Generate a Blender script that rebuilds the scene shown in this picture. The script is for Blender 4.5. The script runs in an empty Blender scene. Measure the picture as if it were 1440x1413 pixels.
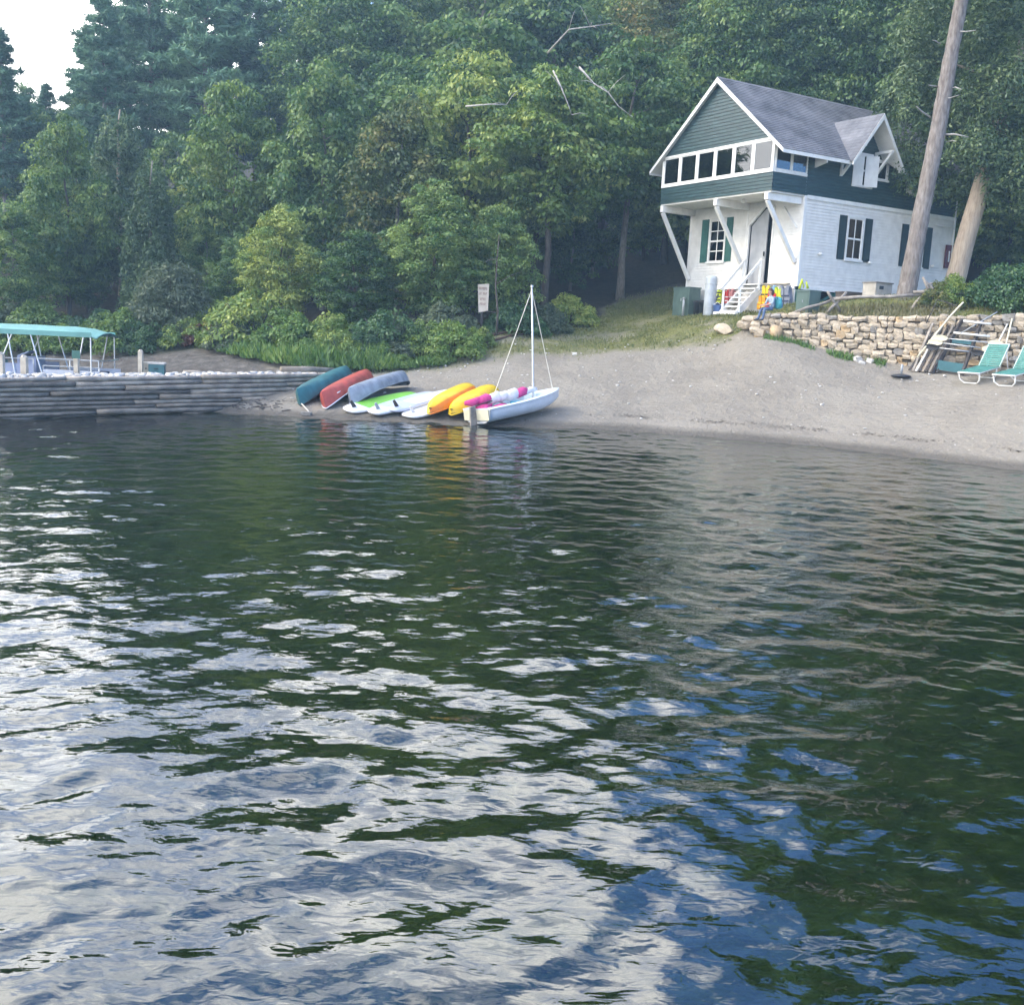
import bpy, bmesh, math, random
import numpy as np
from mathutils import Vector, Matrix, Euler
R = math.radians
scene = bpy.context.scene
C = scene.collection

# ------------------------------------------------------------------ camera
CAM_H, PITCH, ROLL = 2.6, R(9.32), R(2.73)
cf = np.array([0, math.cos(PITCH), -math.sin(PITCH)]); cr0 = np.array([1.0, 0, 0]); cu0 = np.cross(cr0, cf)
cr = math.cos(ROLL)*cr0 + math.sin(ROLL)*cu0; cu = -math.sin(ROLL)*cr0 + math.cos(ROLL)*cu0
cam = bpy.data.cameras.new('camera'); cam.lens = 36; cam.sensor_width = 36; cam.sensor_fit = 'HORIZONTAL'
cam.clip_end = 4000; cam.clip_start = .05
camo = bpy.data.objects.new('camera', cam); C.objects.link(camo)
camo.matrix_world = Matrix(((cr[0], cu[0], -cf[0], 0), (cr[1], cu[1], -cf[1], 0), (cr[2], cu[2], -cf[2], CAM_H), (0, 0, 0, 1)))
scene.camera = camo

# ------------------------------------------------------------------ sky, sun, exposure
SUN_DIR = Vector((-.78, -.14, .62)).normalized()
sun_el = math.asin(SUN_DIR.z); sun_az = math.atan2(SUN_DIR.x, SUN_DIR.y)
world = bpy.data.worlds.new('World'); scene.world = world; world.use_nodes = True
wn = world.node_tree; wn.nodes.clear()
def WN(t, **k):
    n = wn.nodes.new(t)
    for a, b in k.items(): setattr(n, a, b)
    return n
wl = wn.links.new
sky = WN('ShaderNodeTexSky', sky_type='NISHITA', sun_disc=False, sun_elevation=sun_el, sun_rotation=sun_az, air_density=1.0, dust_density=1.6, ozone_density=1.5)
tc = WN('ShaderNodeTexCoord'); sep = WN('ShaderNodeSeparateXYZ'); wl(tc.outputs['Generated'], sep.inputs[0])
dz = WN('ShaderNodeMath', operation='ADD'); dz.inputs[1].default_value = .22; wl(sep.outputs[2], dz.inputs[0])
dzm = WN('ShaderNodeMath', operation='MAXIMUM'); dzm.inputs[1].default_value = .05; wl(dz.outputs[0], dzm.inputs[0])
dx = WN('ShaderNodeMath', operation='DIVIDE'); dy = WN('ShaderNodeMath', operation='DIVIDE')
wl(sep.outputs[0], dx.inputs[0]); wl(dzm.outputs[0], dx.inputs[1]); wl(sep.outputs[1], dy.inputs[0]); wl(dzm.outputs[0], dy.inputs[1])
cmb = WN('ShaderNodeCombineXYZ'); wl(dx.outputs[0], cmb.inputs[0]); wl(dy.outputs[0], cmb.inputs[1])
cn = WN('ShaderNodeTexNoise'); cn.inputs['Scale'].default_value = 1.25; cn.inputs['Detail'].default_value = 7; cn.inputs['Roughness'].default_value = .56; cn.inputs['Distortion'].default_value = .3
wl(cmb.outputs[0], cn.inputs['Vector'])
bia0 = WN('ShaderNodeMath', operation='MULTIPLY_ADD'); bia0.inputs[1].default_value = -.19; wl(sep.outputs[0], bia0.inputs[0]); wl(cn.outputs['Fac'], bia0.inputs[2])
bias = WN('ShaderNodeMath', operation='MULTIPLY_ADD'); bias.inputs[1].default_value = -.06; wl(sep.outputs[2], bias.inputs[0]); wl(bia0.outputs[0], bias.inputs[2])
rmp = WN('ShaderNodeValToRGB'); rmp.color_ramp.elements[0].position = .43; rmp.color_ramp.elements[1].position = .56; wl(bias.outputs[0], rmp.inputs[0])
skg = WN('ShaderNodeMix', data_type='RGBA', blend_type='MULTIPLY'); skg.inputs[0].default_value = 1; skg.inputs[7].default_value = (1.8, 2.75, 4.1, 1); wl(sky.outputs[0], skg.inputs[6])
mixc = WN('ShaderNodeMix', data_type='RGBA'); mixc.inputs[7].default_value = (37, 36, 34.8, 1)
wl(rmp.outputs[0], mixc.inputs[0]); wl(skg.outputs[2], mixc.inputs[6])
bg = WN('ShaderNodeBackground'); bg.inputs[1].default_value = .11; wl(mixc.outputs[2], bg.inputs[0])
wo = WN('ShaderNodeOutputWorld'); wl(bg.outputs[0], wo.inputs[0])
sl = bpy.data.lights.new('sun', 'SUN'); sl.energy = 1.75; sl.angle = R(12); sl.color = (1, .86, .66)
so = bpy.data.objects.new('sun', sl); C.objects.link(so); so.rotation_euler = SUN_DIR.to_track_quat('Z', 'Y').to_euler(); so.location = (-40, 10, 40)
vs = scene.view_settings; vs.view_transform = 'Standard'; vs.look = 'None'; vs.exposure = 0.2; vs.gamma = 1; vs.use_curve_mapping = False
cy = scene.cycles; cy.max_bounces = 5; cy.diffuse_bounces = 2; cy.glossy_bounces = 3; cy.transmission_bounces = 3; cy.transparent_max_bounces = 12; cy.volume_bounces = 0
cy.caustics_reflective = False; cy.caustics_refractive = False; cy.sample_clamp_indirect = 6; cy.use_denoising = True; cy.use_adaptive_sampling = True; cy.adaptive_threshold = .04

rng = np.random.default_rng(7); rnd = random.Random(7)
def ray(px, py): return cf + cr*(px-720)/1440 - cu*(py-706.5)/1440
def at(px, py, Y):
    d = ray(px, py); t = Y/d[1]; return Vector((d[0]*t, Y, CAM_H + d[2]*t))
def lerp(a, b, t): return a + (b-a)*t
def sstep(x, a, b):
    t = np.clip((x-a)/(b-a), 0, 1); return t*t*(3-2*t)

# ------------------------------------------------------------------ materials
def N(nt, t, **k):
    n = nt.nodes.new(t)
    for a, b in k.items(): setattr(n, a, b)
    return n
MATS = {}
def pmat(name, col, rough=.6, var=.12, scale=6, bump=0, bscale=None, metal=0, spec=.4, rand=0, col2=None, stretch=None, detail=5, coat=0):
    """procedural Principled: two-tone noise, per-object random value, bump"""
    m = bpy.data.materials.new(name); m.use_nodes = True; nt = m.node_tree; L = nt.links.new
    b = nt.nodes['Principled BSDF']; b.inputs['Roughness'].default_value = rough; b.inputs['Metallic'].default_value = metal
    b.inputs['Specular IOR Level'].default_value = spec; b.inputs['Coat Weight'].default_value = coat
    t = N(nt, 'ShaderNodeTexCoord'); vec = t.outputs['Object']
    if stretch:
        mp = N(nt, 'ShaderNodeMapping'); mp.inputs['Scale'].default_value = stretch; L(vec, mp.inputs[0]); vec = mp.outputs[0]
    nz = N(nt, 'ShaderNodeTexNoise'); nz.inputs['Scale'].default_value = scale; nz.inputs['Detail'].default_value = detail; L(vec, nz.inputs['Vector'])
    cm = N(nt, 'ShaderNodeMix', data_type='RGBA')
    c = Vector(col); d = Vector(col2) if col2 else c*(1-var*2)
    hi = c if col2 else c*(1+var)
    cm.inputs[6].default_value = (*d, 1); cm.inputs[7].default_value = (*hi, 1)
    rp = N(nt, 'ShaderNodeMapRange'); rp.inputs[1].default_value = .3; rp.inputs[2].default_value = .7; L(nz.outputs['Fac'], rp.inputs[0]); L(rp.outputs[0], cm.inputs[0])
    out = cm.outputs[2]
    if rand:
        oi = N(nt, 'ShaderNodeObjectInfo'); mr = N(nt, 'ShaderNodeMapRange'); mr.inputs[3].default_value = 1-rand; mr.inputs[4].default_value = 1+rand; L(oi.outputs['Random'], mr.inputs[0])
        mm = N(nt, 'ShaderNodeVectorMath', operation='SCALE'); L(out, mm.inputs[0]); L(mr.outputs[0], mm.inputs['Scale']); out = mm.outputs[0]
    L(out, b.inputs['Base Color'])
    if bump:
        n2 = N(nt, 'ShaderNodeTexNoise'); n2.inputs['Scale'].default_value = bscale or scale*3; n2.inputs['Detail'].default_value = 6; L(vec, n2.inputs['Vector'])
        bp = N(nt, 'ShaderNodeBump'); bp.inputs['Strength'].default_value = bump; bp.inputs['Distance'].default_value = .03; L(n2.outputs['Fac'], bp.inputs['Height']); L(bp.outputs[0], b.inputs['Normal'])
    MATS[name] = m; return m
def M(n): return MATS[n]
pmat('white_paint', (.80, .79, .76), .55, .06, 3, .1, 30)
pmat('white_trim', (.82, .82, .80), .5, .05, 4)
pmat('green_paint', (.026, .062, .067), .42, .2, 2.2, .1, 30, spec=.5, stretch=(1, 1, 4))
pmat('shutter_green', (.04, .13, .11), .5, .12, 5)
pmat('shutter_dark', (.012, .03, .035), .5, .15, 5)
pmat('door_grey', (.42, .43, .45), .5, .07, 3)
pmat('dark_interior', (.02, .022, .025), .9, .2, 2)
pmat('porch_wall', (.70, .72, .72), .7, .1, 2)
pmat('maroon', (.12, .015, .02), .5, .2, 6)
pmat('old_wood', (.30, .27, .24), .85, .2, 5, .5, 40, stretch=(1, 1, 1), rand=.18)
pmat('grey_log', (.45, .375, .295), .88, .22, 2.2, .8, 20, rand=.38, col2=(.17, .15, .13), detail=8)
pmat('dark_wood', (.07, .062, .06), .85, .25, 6, .3, 30)
pmat('pale_post', (.55, .49, .40), .8, .15, 5, .3)
pmat('stone', (.56, .47, .35), .88, .2, 4, .6, 14, rand=.22, col2=(.34, .29, .23))
pmat('stone_grey', (.36, .34, .31), .9, .2, 4, .6, 14, rand=.25, col2=(.24, .22, .20))
pmat('stone_gold', (.55, .42, .26), .9, .2, 4, .6, 14, rand=.15, col2=(.42, .30, .18))
pmat('white_rock', (.60, .58, .55), .9, .2, 3, .4, 12)
pmat('metal_grey', (.36, .39, .42), .45, .1, 4, spec=.5)
pmat('tank_metal', (.42, .46, .50), .4, .12, 3, spec=.5)
pmat('cabinet_green', (.10, .155, .14), .5, .1, 3)
pmat('teal_box', (.045, .14, .16), .5, .1, 3)
pmat('bin_black', (.03, .035, .045), .45, .15, 4)
pmat('blue_plastic', (.10, .18, .42), .45, .1, 4)
pmat('bark_pine', (.30, .275, .255), .95, .25, 4, 1.0, 9, stretch=(3.2, 3.2, .8), col2=(.13, .105, .095), detail=8)
pmat('bark_cedar', (.50, .42, .33), .92, .2, 5, .9, 22, stretch=(4, 4, .35), col2=(.33, .26, .20))
pmat('bark_dark', (.10, .085, .075), .95, .25, 5, .8, 16, stretch=(3, 3, .6))
pmat('bark_grey', (.24, .215, .19), .95, .25, 6, .6, 20, stretch=(3, 3, .6))
pmat('dead_wood', (.42, .40, .38), .9, .15, 6, .3)
pmat('red_canoe', (.42, .075, .055), .5, .2, 3, .05, coat=.1)
pmat('teal_canoe', (.025, .13, .15), .5, .2, 3, .05, coat=.1)
pmat('grey_canoe', (.25, .29, .35), .5, .2, 3, .06)
pmat('dark_gunwale', (.03, .035, .04), .5, .1, 5)
pmat('board_white', (.72, .74, .78), .35, .05, 2, coat=.2)
pmat('board_green', (.20, .52, .06), .4, .06, 2, coat=.2)
pmat('board_lav', (.50, .55, .70), .4, .06, 2, coat=.2)
pmat('kayak_yellow', (.80, .54, .02), .42, .12, 2, coat=.2)
pmat('kayak_orange', (.80, .22, .01), .42, .12, 2, coat=.2)
pmat('hull_white', (.74, .77, .80), .35, .05, 3, coat=.2)
pmat('hull_inside', (.60, .72, .80), .4, .06, 3)
pmat('blue_strap', (.05, .30, .50), .5, .1, 5)
pmat('sail_pink', (.62, .06, .24), .75, .15, 8)
pmat('sail_white', (.72, .70, .74), .75, .08, 8)
pmat('aluminium', (.62, .64, .66), .35, .05, 5, metal=.6)
pmat('rope_white', (.74, .70, .60), .8, .1, 20)
pmat('canopy_teal', (.17, .38, .345), .7, .08, 2, .2, 12)
pmat('boat_lav', (.34, .38, .52), .45, .1, 2)
pmat('boat_white', (.60, .62, .68), .45, .1, 2)
pmat('chaise_teal', (.07, .24, .21), .6, .12, 6)
pmat('pvc_white', (.78, .78, .76), .4, .04, 4)
pmat('cream', (.72, .68, .50), .5, .08, 4)
pmat('black_plastic', (.02, .02, .024), .5, .1, 4)
pmat('rust', (.11, .065, .045), .9, .25, 10, .4)
pmat('yellow_cloth', (.80, .58, .02), .8, .1, 8)
pmat('lime_cloth', (.55, .66, .04), .8, .1, 8)
pmat('orange_cloth', (.70, .30, .02), .8, .1, 8)
pmat('red_cloth', (.50, .03, .03), .8, .12, 8)
pmat('blue_cloth', (.22, .40, .60), .8, .12, 8)
pmat('navy_cloth', (.03, .04, .09), .8, .12, 8)
pmat('grey_cloth', (.22, .24, .30), .8, .12, 8)
pmat('pink_cloth', (.60, .25, .25), .8, .12, 8)
pmat('shirt', (.34, .42, .52), .85, .1, 8)
pmat('jeans', (.10, .15, .26), .85, .15, 10)
pmat('skin', (.55, .33, .24), .55, .06, 8)
pmat('hair', (.14, .075, .045), .7, .2, 20)
pmat('pack_teal', (.06, .32, .38), .7, .12, 8)
pmat('pack_blue', (.10, .22, .42), .7, .12, 8)
pmat('sign_cream', (.66, .58, .48), .7, .08, 4)
pmat('sign_ink', (.36, .20, .15), .8, .1, 4)
pmat('notice_ink', (.62, .62, .60), .8, .02, 4)
pmat('crate', (.46, .43, .38), .8, .1, 4)
pmat('trap_brown', (.10, .08, .07), .9, .2, 4)

def glass_mat(name, tint, ior=1.45):
    m = bpy.data.materials.new(name); m.use_nodes = True; nt = m.node_tree; nt.nodes.clear(); L = nt.links.new
    fr = N(nt, 'ShaderNodeFresnel'); fr.inputs[0].default_value = ior
    tr = N(nt, 'ShaderNodeBsdfTransparent'); tr.inputs[0].default_value = (*tint, 1)
    gl = N(nt, 'ShaderNodeBsdfGlossy'); gl.inputs['Roughness'].default_value = .03; gl.inputs[0].default_value = (.9, .92, .95, 1)
    mx = N(nt, 'ShaderNodeMixShader'); L(fr.outputs[0], mx.inputs[0]); L(tr.outputs[0], mx.inputs[1]); L(gl.outputs[0], mx.inputs[2])
    o = N(nt, 'ShaderNodeOutputMaterial'); L(mx.outputs[0], o.inputs[0]); MATS[name] = m
glass_mat('glass', (.80, .82, .84), 2.0)
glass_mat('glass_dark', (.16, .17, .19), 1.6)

def leaf_mat(name, dark, mid, light, trans=.35, rand=.28):
    """leaf colour from a per-leaf tint attribute, a per-tree random and a broad patchiness"""
    m = bpy.data.materials.new(name); m.use_nodes = True; nt = m.node_tree; nt.nodes.clear(); L = nt.links.new
    at_ = N(nt, 'ShaderNodeAttribute', attribute_name='tint'); oi = N(nt, 'ShaderNodeObjectInfo')
    ad = N(nt, 'ShaderNodeMath', operation='MULTIPLY_ADD'); ad.inputs[1].default_value = rand*2; ad.inputs[2].default_value = -rand
    L(oi.outputs['Random'], ad.inputs[0])
    s = N(nt, 'ShaderNodeMath', operation='ADD'); L(at_.outputs['Fac'], s.inputs[0]); L(ad.outputs[0], s.inputs[1])
    rp = N(nt, 'ShaderNodeValToRGB'); e = rp.color_ramp.elements
    e[0].position = .05; e[0].color = (*dark, 1); e[1].position = .95; e[1].color = (*light, 1)
    k = e.new(.5); k.color = (*mid, 1); L(s.outputs[0], rp.inputs[0])
    di = N(nt, 'ShaderNodeBsdfDiffuse'); tr = N(nt, 'ShaderNodeBsdfTranslucent'); gl = N(nt, 'ShaderNodeBsdfGlossy'); gl.inputs['Roughness'].default_value = .45; gl.inputs[0].default_value = (.7, .75, .8, 1)
    L(rp.outputs[0], di.inputs[0]); L(rp.outputs[0], tr.inputs[0])
    m1 = N(nt, 'ShaderNodeMixShader'); m1.inputs[0].default_value = trans; L(di.outputs[0], m1.inputs[1]); L(tr.outputs[0], m1.inputs[2])
    m2 = N(nt, 'ShaderNodeMixShader'); m2.inputs[0].default_value = .05; L(m1.outputs[0], m2.inputs[1]); L(gl.outputs[0], m2.inputs[2])
    o = N(nt, 'ShaderNodeOutputMaterial'); L(m2.outputs[0], o.inputs[0]); MATS[name] = m
leaf_mat('leaf_broad', (.026, .075, .018), (.090, .185, .040), (.25, .34, .08))
leaf_mat('leaf_light', (.06, .13, .022), (.18, .28, .05), (.40, .45, .10))
leaf_mat('leaf_yellowing', (.06, .10, .022), (.17, .20, .045), (.36, .28, .08))
leaf_mat('leaf_cedar', (.035, .075, .027), (.095, .160, .058), (.21, .28, .11), .25)
leaf_mat('leaf_pine', (.045, .11, .065), (.11, .23, .13), (.22, .36, .19), .25)
leaf_mat('leaf_bush', (.022, .070, .026), (.055, .135, .045), (.11, .20, .065))
leaf_mat('leaf_willow', (.055, .085, .045), (.105, .145, .075), (.17, .21, .11))
leaf_mat('leaf_weed', (.055, .13, .02), (.13, .24, .04), (.24, .33, .07))
leaf_mat('leaf_red', (.10, .03, .02), (.17, .055, .03), (.22, .10, .05))
leaf_mat('grass_blade', (.07, .105, .025), (.14, .17, .045), (.26, .25, .085))
leaf_mat('straw', (.13, .12, .05), (.22, .20, .09), (.34, .30, .14))

# ------------------------------------------------------------------ mesh helpers
class MB:
    def __init__(s): s.v = []; s.f = []; s.mi = []; s.cur = 0
    def add(s, vs, fs):
        o = len(s.v); s.v += [tuple(p) for p in vs]; s.f += [tuple(i+o for i in q) for q in fs]; s.mi += [s.cur]*len(fs); return s
    def box(s, c, d, rot=None):
        hx, hy, hz = d[0]/2, d[1]/2, d[2]/2; c = Vector(c); P = []
        for z in (-hz, hz):
            for (x, y) in ((-hx, -hy), (hx, -hy), (hx, hy), (-hx, hy)):
                p = Vector((x, y, z)); p = (rot @ p) if rot else p; P.append(c+p)
        return s.add(P, [(3, 2, 1, 0), (4, 5, 6, 7), (0, 1, 5, 4), (1, 2, 6, 5), (2, 3, 7, 6), (3, 0, 4, 7)])
    def b2(s, a, b):
        return s.box([(a[i]+b[i])/2 for i in range(3)], [abs(b[i]-a[i]) for i in range(3)])
    def beam(s, p0, p1, w, h, up=(0, 0, 1)):
        p0 = Vector(p0); p1 = Vector(p1); d = p1-p0; x = d.normalized(); u = Vector(up)
        y = u.cross(x)
        if y.length < 1e-4: y = Vector((0, 1, 0)).cross(x)
        y.normalize(); z = x.cross(y)
        return s.box((p0+p1)/2, (d.length, w, h), Matrix((x, y, z)).transposed())
    def tube(s, path, rad, n=8, cap=True, jit=0, rr=None):
        path = [Vector(p) for p in path]; P = []; F = []
        if not isinstance(rad, (list, tuple)): rad = [rad]*len(path)
        t0 = (path[1]-path[0]).normalized(); a = t0.orthogonal().normalized()
        for i, p in enumerate(path):
            t = (path[min(i+1, len(path)-1)]-path[max(i-1, 0)]).normalized()
            a = (a - t*a.dot(t)).normalized(); b = t.cross(a)
            for k in range(n):
                q = 2*math.pi*k/n; r = rad[i]*(1+(rr.uniform(-jit, jit) if jit else 0))
                P.append(p+(a*math.cos(q)+b*math.sin(q))*r)
        for i in range(len(path)-1):
            for k in range(n): F.append((i*n+k, i*n+(k+1) % n, (i+1)*n+(k+1) % n, (i+1)*n+k))
        if cap: F += [tuple(range(n-1, -1, -1)), tuple(range((len(path)-1)*n, len(path)*n))]
        return s.add(P, F)
    def lathe(s, c, prof, n=16):
        P = []; F = []
        for (r, z) in prof:
            for k in range(n): P.append((c[0]+r*math.cos(2*math.pi*k/n), c[1]+r*math.sin(2*math.pi*k/n), c[2]+z))
        for i in range(len(prof)-1):
            for k in range(n): F.append((i*n+k, i*n+(k+1) % n, (i+1)*n+(k+1) % n, (i+1)*n+k))
        F += [tuple(range(n-1, -1, -1)), tuple(range((len(prof)-1)*n, len(prof)*n))]
        return s.add(P, F)
    def prism(s, poly, ext):
        n = len(poly); e = Vector(ext); P = [Vector(p) for p in poly]; P += [p+e for p in P]
        return s.add(P, [tuple(range(n-1, -1, -1)), tuple(range(n, 2*n))]+[(i, (i+1) % n, n+(i+1) % n, n+i) for i in range(n)])
    def build(s, name, mats, parent=None, smooth=False, world=False, origin=None):
        me = bpy.data.meshes.new(name); V = s.v
        if world and parent is not None:
            mw = parent.matrix_basis.copy(); q = parent.parent
            while q is not None: mw = q.matrix_basis @ mw; q = q.parent
            iv = mw.inverted(); V = [tuple(iv @ Vector(p)) for p in V]
        if origin is not None: V = [(p[0]-origin[0], p[1]-origin[1], p[2]-origin[2]) for p in V]
        me.from_pydata(V, [], s.f)
        mats = mats if isinstance(mats, (list, tuple)) else [mats]
        for m in mats: me.materials.append(M(m) if isinstance(m, str) else m)
        if len(mats) > 1: me.polygons.foreach_set('material_index', s.mi)
        if smooth: me.polygons.foreach_set('use_smooth', [True]*len(me.polygons))
        me.update(); o = bpy.data.objects.new(name, me); C.objects.link(o)
        if parent is not None: o.parent = parent
        if origin is not None: o.location = origin
        return o
def tag(o, label=None, cat=None, group=None, kind=None):
    if label: o['label'] = label
    if cat: o['category'] = cat
    if group: o['group'] = group
    if kind: o['kind'] = kind
    return o
def thing(name, label, cat, loc=(0, 0, 0), rotz=0, group=None):
    o = bpy.data.objects.new(name, None); C.objects.link(o); o.location = loc; o.rotation_euler = (0, 0, rotz)
    o.empty_display_size = .2
    o.matrix_basis = Matrix.Translation(Vector(loc)) @ Matrix.Rotation(rotz, 4, 'Z')
    return tag(o, label, cat, group)
def copy_tree(o, parent=None):
    c = o.copy(); C.objects.link(c); c.parent = parent
    for ch in o.children: copy_tree(ch, c)
    return c
def np_mesh(name, verts, faces4, mat, tint=None, smooth=False, parent=None, link=True):
    """verts (n,3), faces (m,4) int"""
    me = bpy.data.meshes.new(name); m, k = faces4.shape
    me.vertices.add(len(verts)); me.vertices.foreach_set('co', np.ascontiguousarray(verts, np.float32).ravel())
    me.loops.add(m*k); me.loops.foreach_set('vertex_index', np.ascontiguousarray(faces4, np.int32).ravel())
    me.polygons.add(m); me.polygons.foreach_set('loop_start', np.arange(0, m*k, k, dtype=np.int32))
    if smooth: me.polygons.foreach_set('use_smooth', np.ones(m, bool))
    if tint is not None:
        a = me.attributes.new('tint', 'FLOAT', 'FACE'); a.data.foreach_set('value', np.ascontiguousarray(tint, np.float32))
    if mat: me.materials.append(M(mat) if isinstance(mat, str) else mat)
    me.update(calc_edges=True)
    if not link: return me
    o = bpy.data.objects.new(name, me); C.objects.link(o)
    if parent is not None: o.parent = parent
    return o
def vnoise(x, y, seed=0):
    """cheap smooth 2-d value noise 0..1"""
    xi = np.floor(x).astype(np.int64); yi = np.floor(y).astype(np.int64); fx = x-xi; fy = y-yi
    fx = fx*fx*(3-2*fx); fy = fy*fy*(3-2*fy)
    def h(a, b):
        n = (a*374761393 + b*668265263 + seed*974711) & 0x7fffffff
        n = (n ^ (n >> 13))*1274126177 & 0x7fffffff
        return ((n ^ (n >> 16)) & 0xffff)/65535.0
    return lerp(lerp(h(xi, yi), h(xi+1, yi), fx), lerp(h(xi, yi+1), h(xi+1, yi+1), fx), fy)
def fbm(x, y, seed=0, o=4):
    s = 0; a = .5
    for i in range(o): s = s + a*vnoise(x*2**i, y*2**i, seed+i*17); a *= .5
    return s/(1-.5**o)

# ------------------------------------------------------------------ terrain
WA = np.array([8.3, 37.0]); WD = np.array([.881, -.473]); WNRM = np.array([.473, .881])      # stone wall: start, direction, inland normal
def wall_step(x, y):
    a = (x-WA[0])*WD[0] + (y-WA[1])*WD[1]; sd = (x-WA[0])*WNRM[0] + (y-WA[1])*WNRM[1]
    h = .72 + np.clip(a, 0, 12)*.115
    return h*sstep(a, -1.2, .4)*sstep(sd, .12, .42)*(1-sstep(sd, 2.5, 8))
CP = []
def cpx(px, py, Y): p = at(px, py, Y); CP.append((p.x, p.y, p.z))
for p in [(12, 23.97), (10.31, 25.68), (8.16, 27.55), (5.51, 28.79), (3.18, 29.4), (.71, 29.2), (-.5, 29.0), (-2.52, 29), (-4.92, 28.9), (-6.59, 29.05), (-7.98, 29.1), (-9.28, 29.3), (15.5, 19), (18.5, 13), (22, 4)]:
    CP.append((p[0], p[1], 0.0))
for p in [(12.2, 21, -.5), (9.5, 23, -.5), (6, 25.5, -.55), (2, 26, -.6), (-3, 26, -.6), (-7.5, 26.3, -.6), (-11, 24, -.9), (10, 14, -1.1), (5, 18, -1.3), (0, 20, -1.6), (-6, 20, -1.7), (6, 8, -1.7), (0, 9, -2.3), (-8, 10, -2.6), (-16, 18, -2.2), (0, -10, -3.5), (-30, 0, -4), (30, -20, -1), (-60, 20, -3)]: CP.append(p)
cpx(600, 520, 36.5); cpx(470, 521, 36); cpx(800, 500, 38.2); cpx(550, 545, 33.8); cpx(1100, 498, 34.8); cpx(1000, 512, 35.8); cpx(900, 512, 36.5); cpx(850, 475, 42); cpx(690, 470, 40.5); cpx(875, 420, 52); cpx(1030, 445, 41); cpx(950, 443, 46)
cpx(1000, 488, 37.4); cpx(1066, 480, 36.2); cpx(1200, 506, 35); cpx(1300, 523, 33.6); cpx(1440, 540, 30.3); cpx(1000, 538, 33.6); cpx(850, 530, 35); cpx(1300, 556, 31.2); cpx(1150, 546, 32.1); cpx(700, 540, 33.8)
for p in [(-8.0, 30.2, .32), (-7.0, 31.4, .60), (-6.0, 32.6, .88), (-17, 34, -.5), (-14, 32.5, -.5), (-20, 30, -.8), (-11.5, 33.2, -.1), (-15, 37.5, .55), (-11.5, 36.5, .85), (-22, 38, .4), (-18, 41, 1.2), (-10, 40, 1.7), (-5, 40, 2.0), (-14, 46, 2.4),
          (-40, 42, .5), (-40, 60, 6), (-20, 60, 6.2), (0, 60, 6.5), (15, 60, 7.5), (35, 55, 8), (-40, 100, 16), (0, 100, 18), (40, 100, 20), (0, 160, 34), (-80, 160, 26), (90, 150, 34), (-90, 60, 4), (40, 30, 5), (60, 10, 6), (28, 14, 2.4), (22, 27, 4.2), (-120, 110, 8), (120, 80, 16)]: CP.append(p)
for p in [(9.6, 37.6, 3.75), (12, 36.6, 3.9), (16, 34.2, 4.0), (19, 33, 4.2), (14.2, 39, 4.72), (17.8, 43, 5.25), (11, 40.4, 4.25), (7.3, 46.4, 3.95), (18.4, 45.4, 4.95), (12.5, 47, 4.6), (9, 50, 4.8)]:
    CP.append((p[0], p[1], p[2]-float(wall_step(np.array(p[0]), np.array(p[1])))))
CPa = np.array(CP); nP = len(CPa)
def tpsk(r2): return np.where(r2 > 0, .5*r2*np.log(np.maximum(r2, 1e-12)), 0)
_d2 = ((CPa[:, None, :2]-CPa[None, :, :2])**2).sum(-1)
_A = np.zeros((nP+3, nP+3)); _A[:nP, :nP] = tpsk(_d2) + np.eye(nP)*.1; _A[:nP, nP] = 1; _A[:nP, nP+1:] = CPa[:, :2]; _A[nP:, :nP] = _A[:nP, nP:].T
_w = np.linalg.solve(_A, np.r_[CPa[:, 2], 0, 0, 0])
def ground(x, y):
    x = np.asarray(x, float); y = np.asarray(y, float); sh = np.broadcast(x, y).shape; X = np.broadcast_to(x, sh).ravel(); Y = np.broadcast_to(y, sh).ravel()
    out = np.empty(len(X))
    Xc = np.clip(X, -130, 130); Yc = np.clip(Y, -40, 165)
    for i in range(0, len(X), 20000):
        a = Xc[i:i+20000]; b = Yc[i:i+20000]
        out[i:i+20000] = tpsk((a[:, None]-CPa[:, 0])**2+(b[:, None]-CPa[:, 1])**2) @ _w[:nP] + _w[nP] + _w[nP+1]*a + _w[nP+2]*b
    out = out + wall_step(Xc, Yc)
    return out.reshape(sh)
def gz(x, y): return float(ground(x, y))
def gp(x, y, dz=0): return Vector((x, y, gz(x, y)+dz))
def on_ground(px, py, y0=18, y1=70, dz=0.0):
    d = ray(px, py); ys = np.arange(y0, y1, .04); t = ys/d[1]; X = d[0]*t; Z = CAM_H+d[2]*t; G = ground(X, ys)+dz
    k = np.nonzero(Z <= G)[0]; i = k[0] if len(k) else len(ys)-1
    return Vector((X[i], ys[i], G[i]-dz))
GL = ([-30, -12, -8, -6, -3, 1.8, 5, 7, 8.2, 8.3, 30], [41, 40, 36.8, 36.0, 36.4, 38.2, 38.2, 37.4, 37.2, 37.2, 37.2])
FL = ([-60, -20, -10, -6, -1, 3, 5, 8, 20, 30, 60], [42, 42, 41, 37, 40, 46, 52, 53, 50, 40, 36])
def cover(x, y):
    """weights: grass, forest floor, wet, mud(grey)"""
    n = fbm(x*.55, y*.55, 3); n2 = fbm(x*2.2, y*2.2, 9)
    gl = np.interp(x, *GL); sd = (x-WA[0])*WNRM[0]+(y-WA[1])*WNRM[1]
    g = sstep(y-gl+(n-.5)*2.4+(n2-.5)*1.2, -.3, .9)
    g = np.where(x > 8.2, sstep(sd+(n-.5)*.2, .2, .5), g)
    patch = sstep(n2*.5+n*.5, .46, .60)*sstep(1-np.abs(y-40)/7, 0, .6)*(x < 8)
    g = g*(1-.6*patch)
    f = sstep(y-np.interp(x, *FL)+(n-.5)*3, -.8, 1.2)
    return g*(1-f), f
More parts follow.
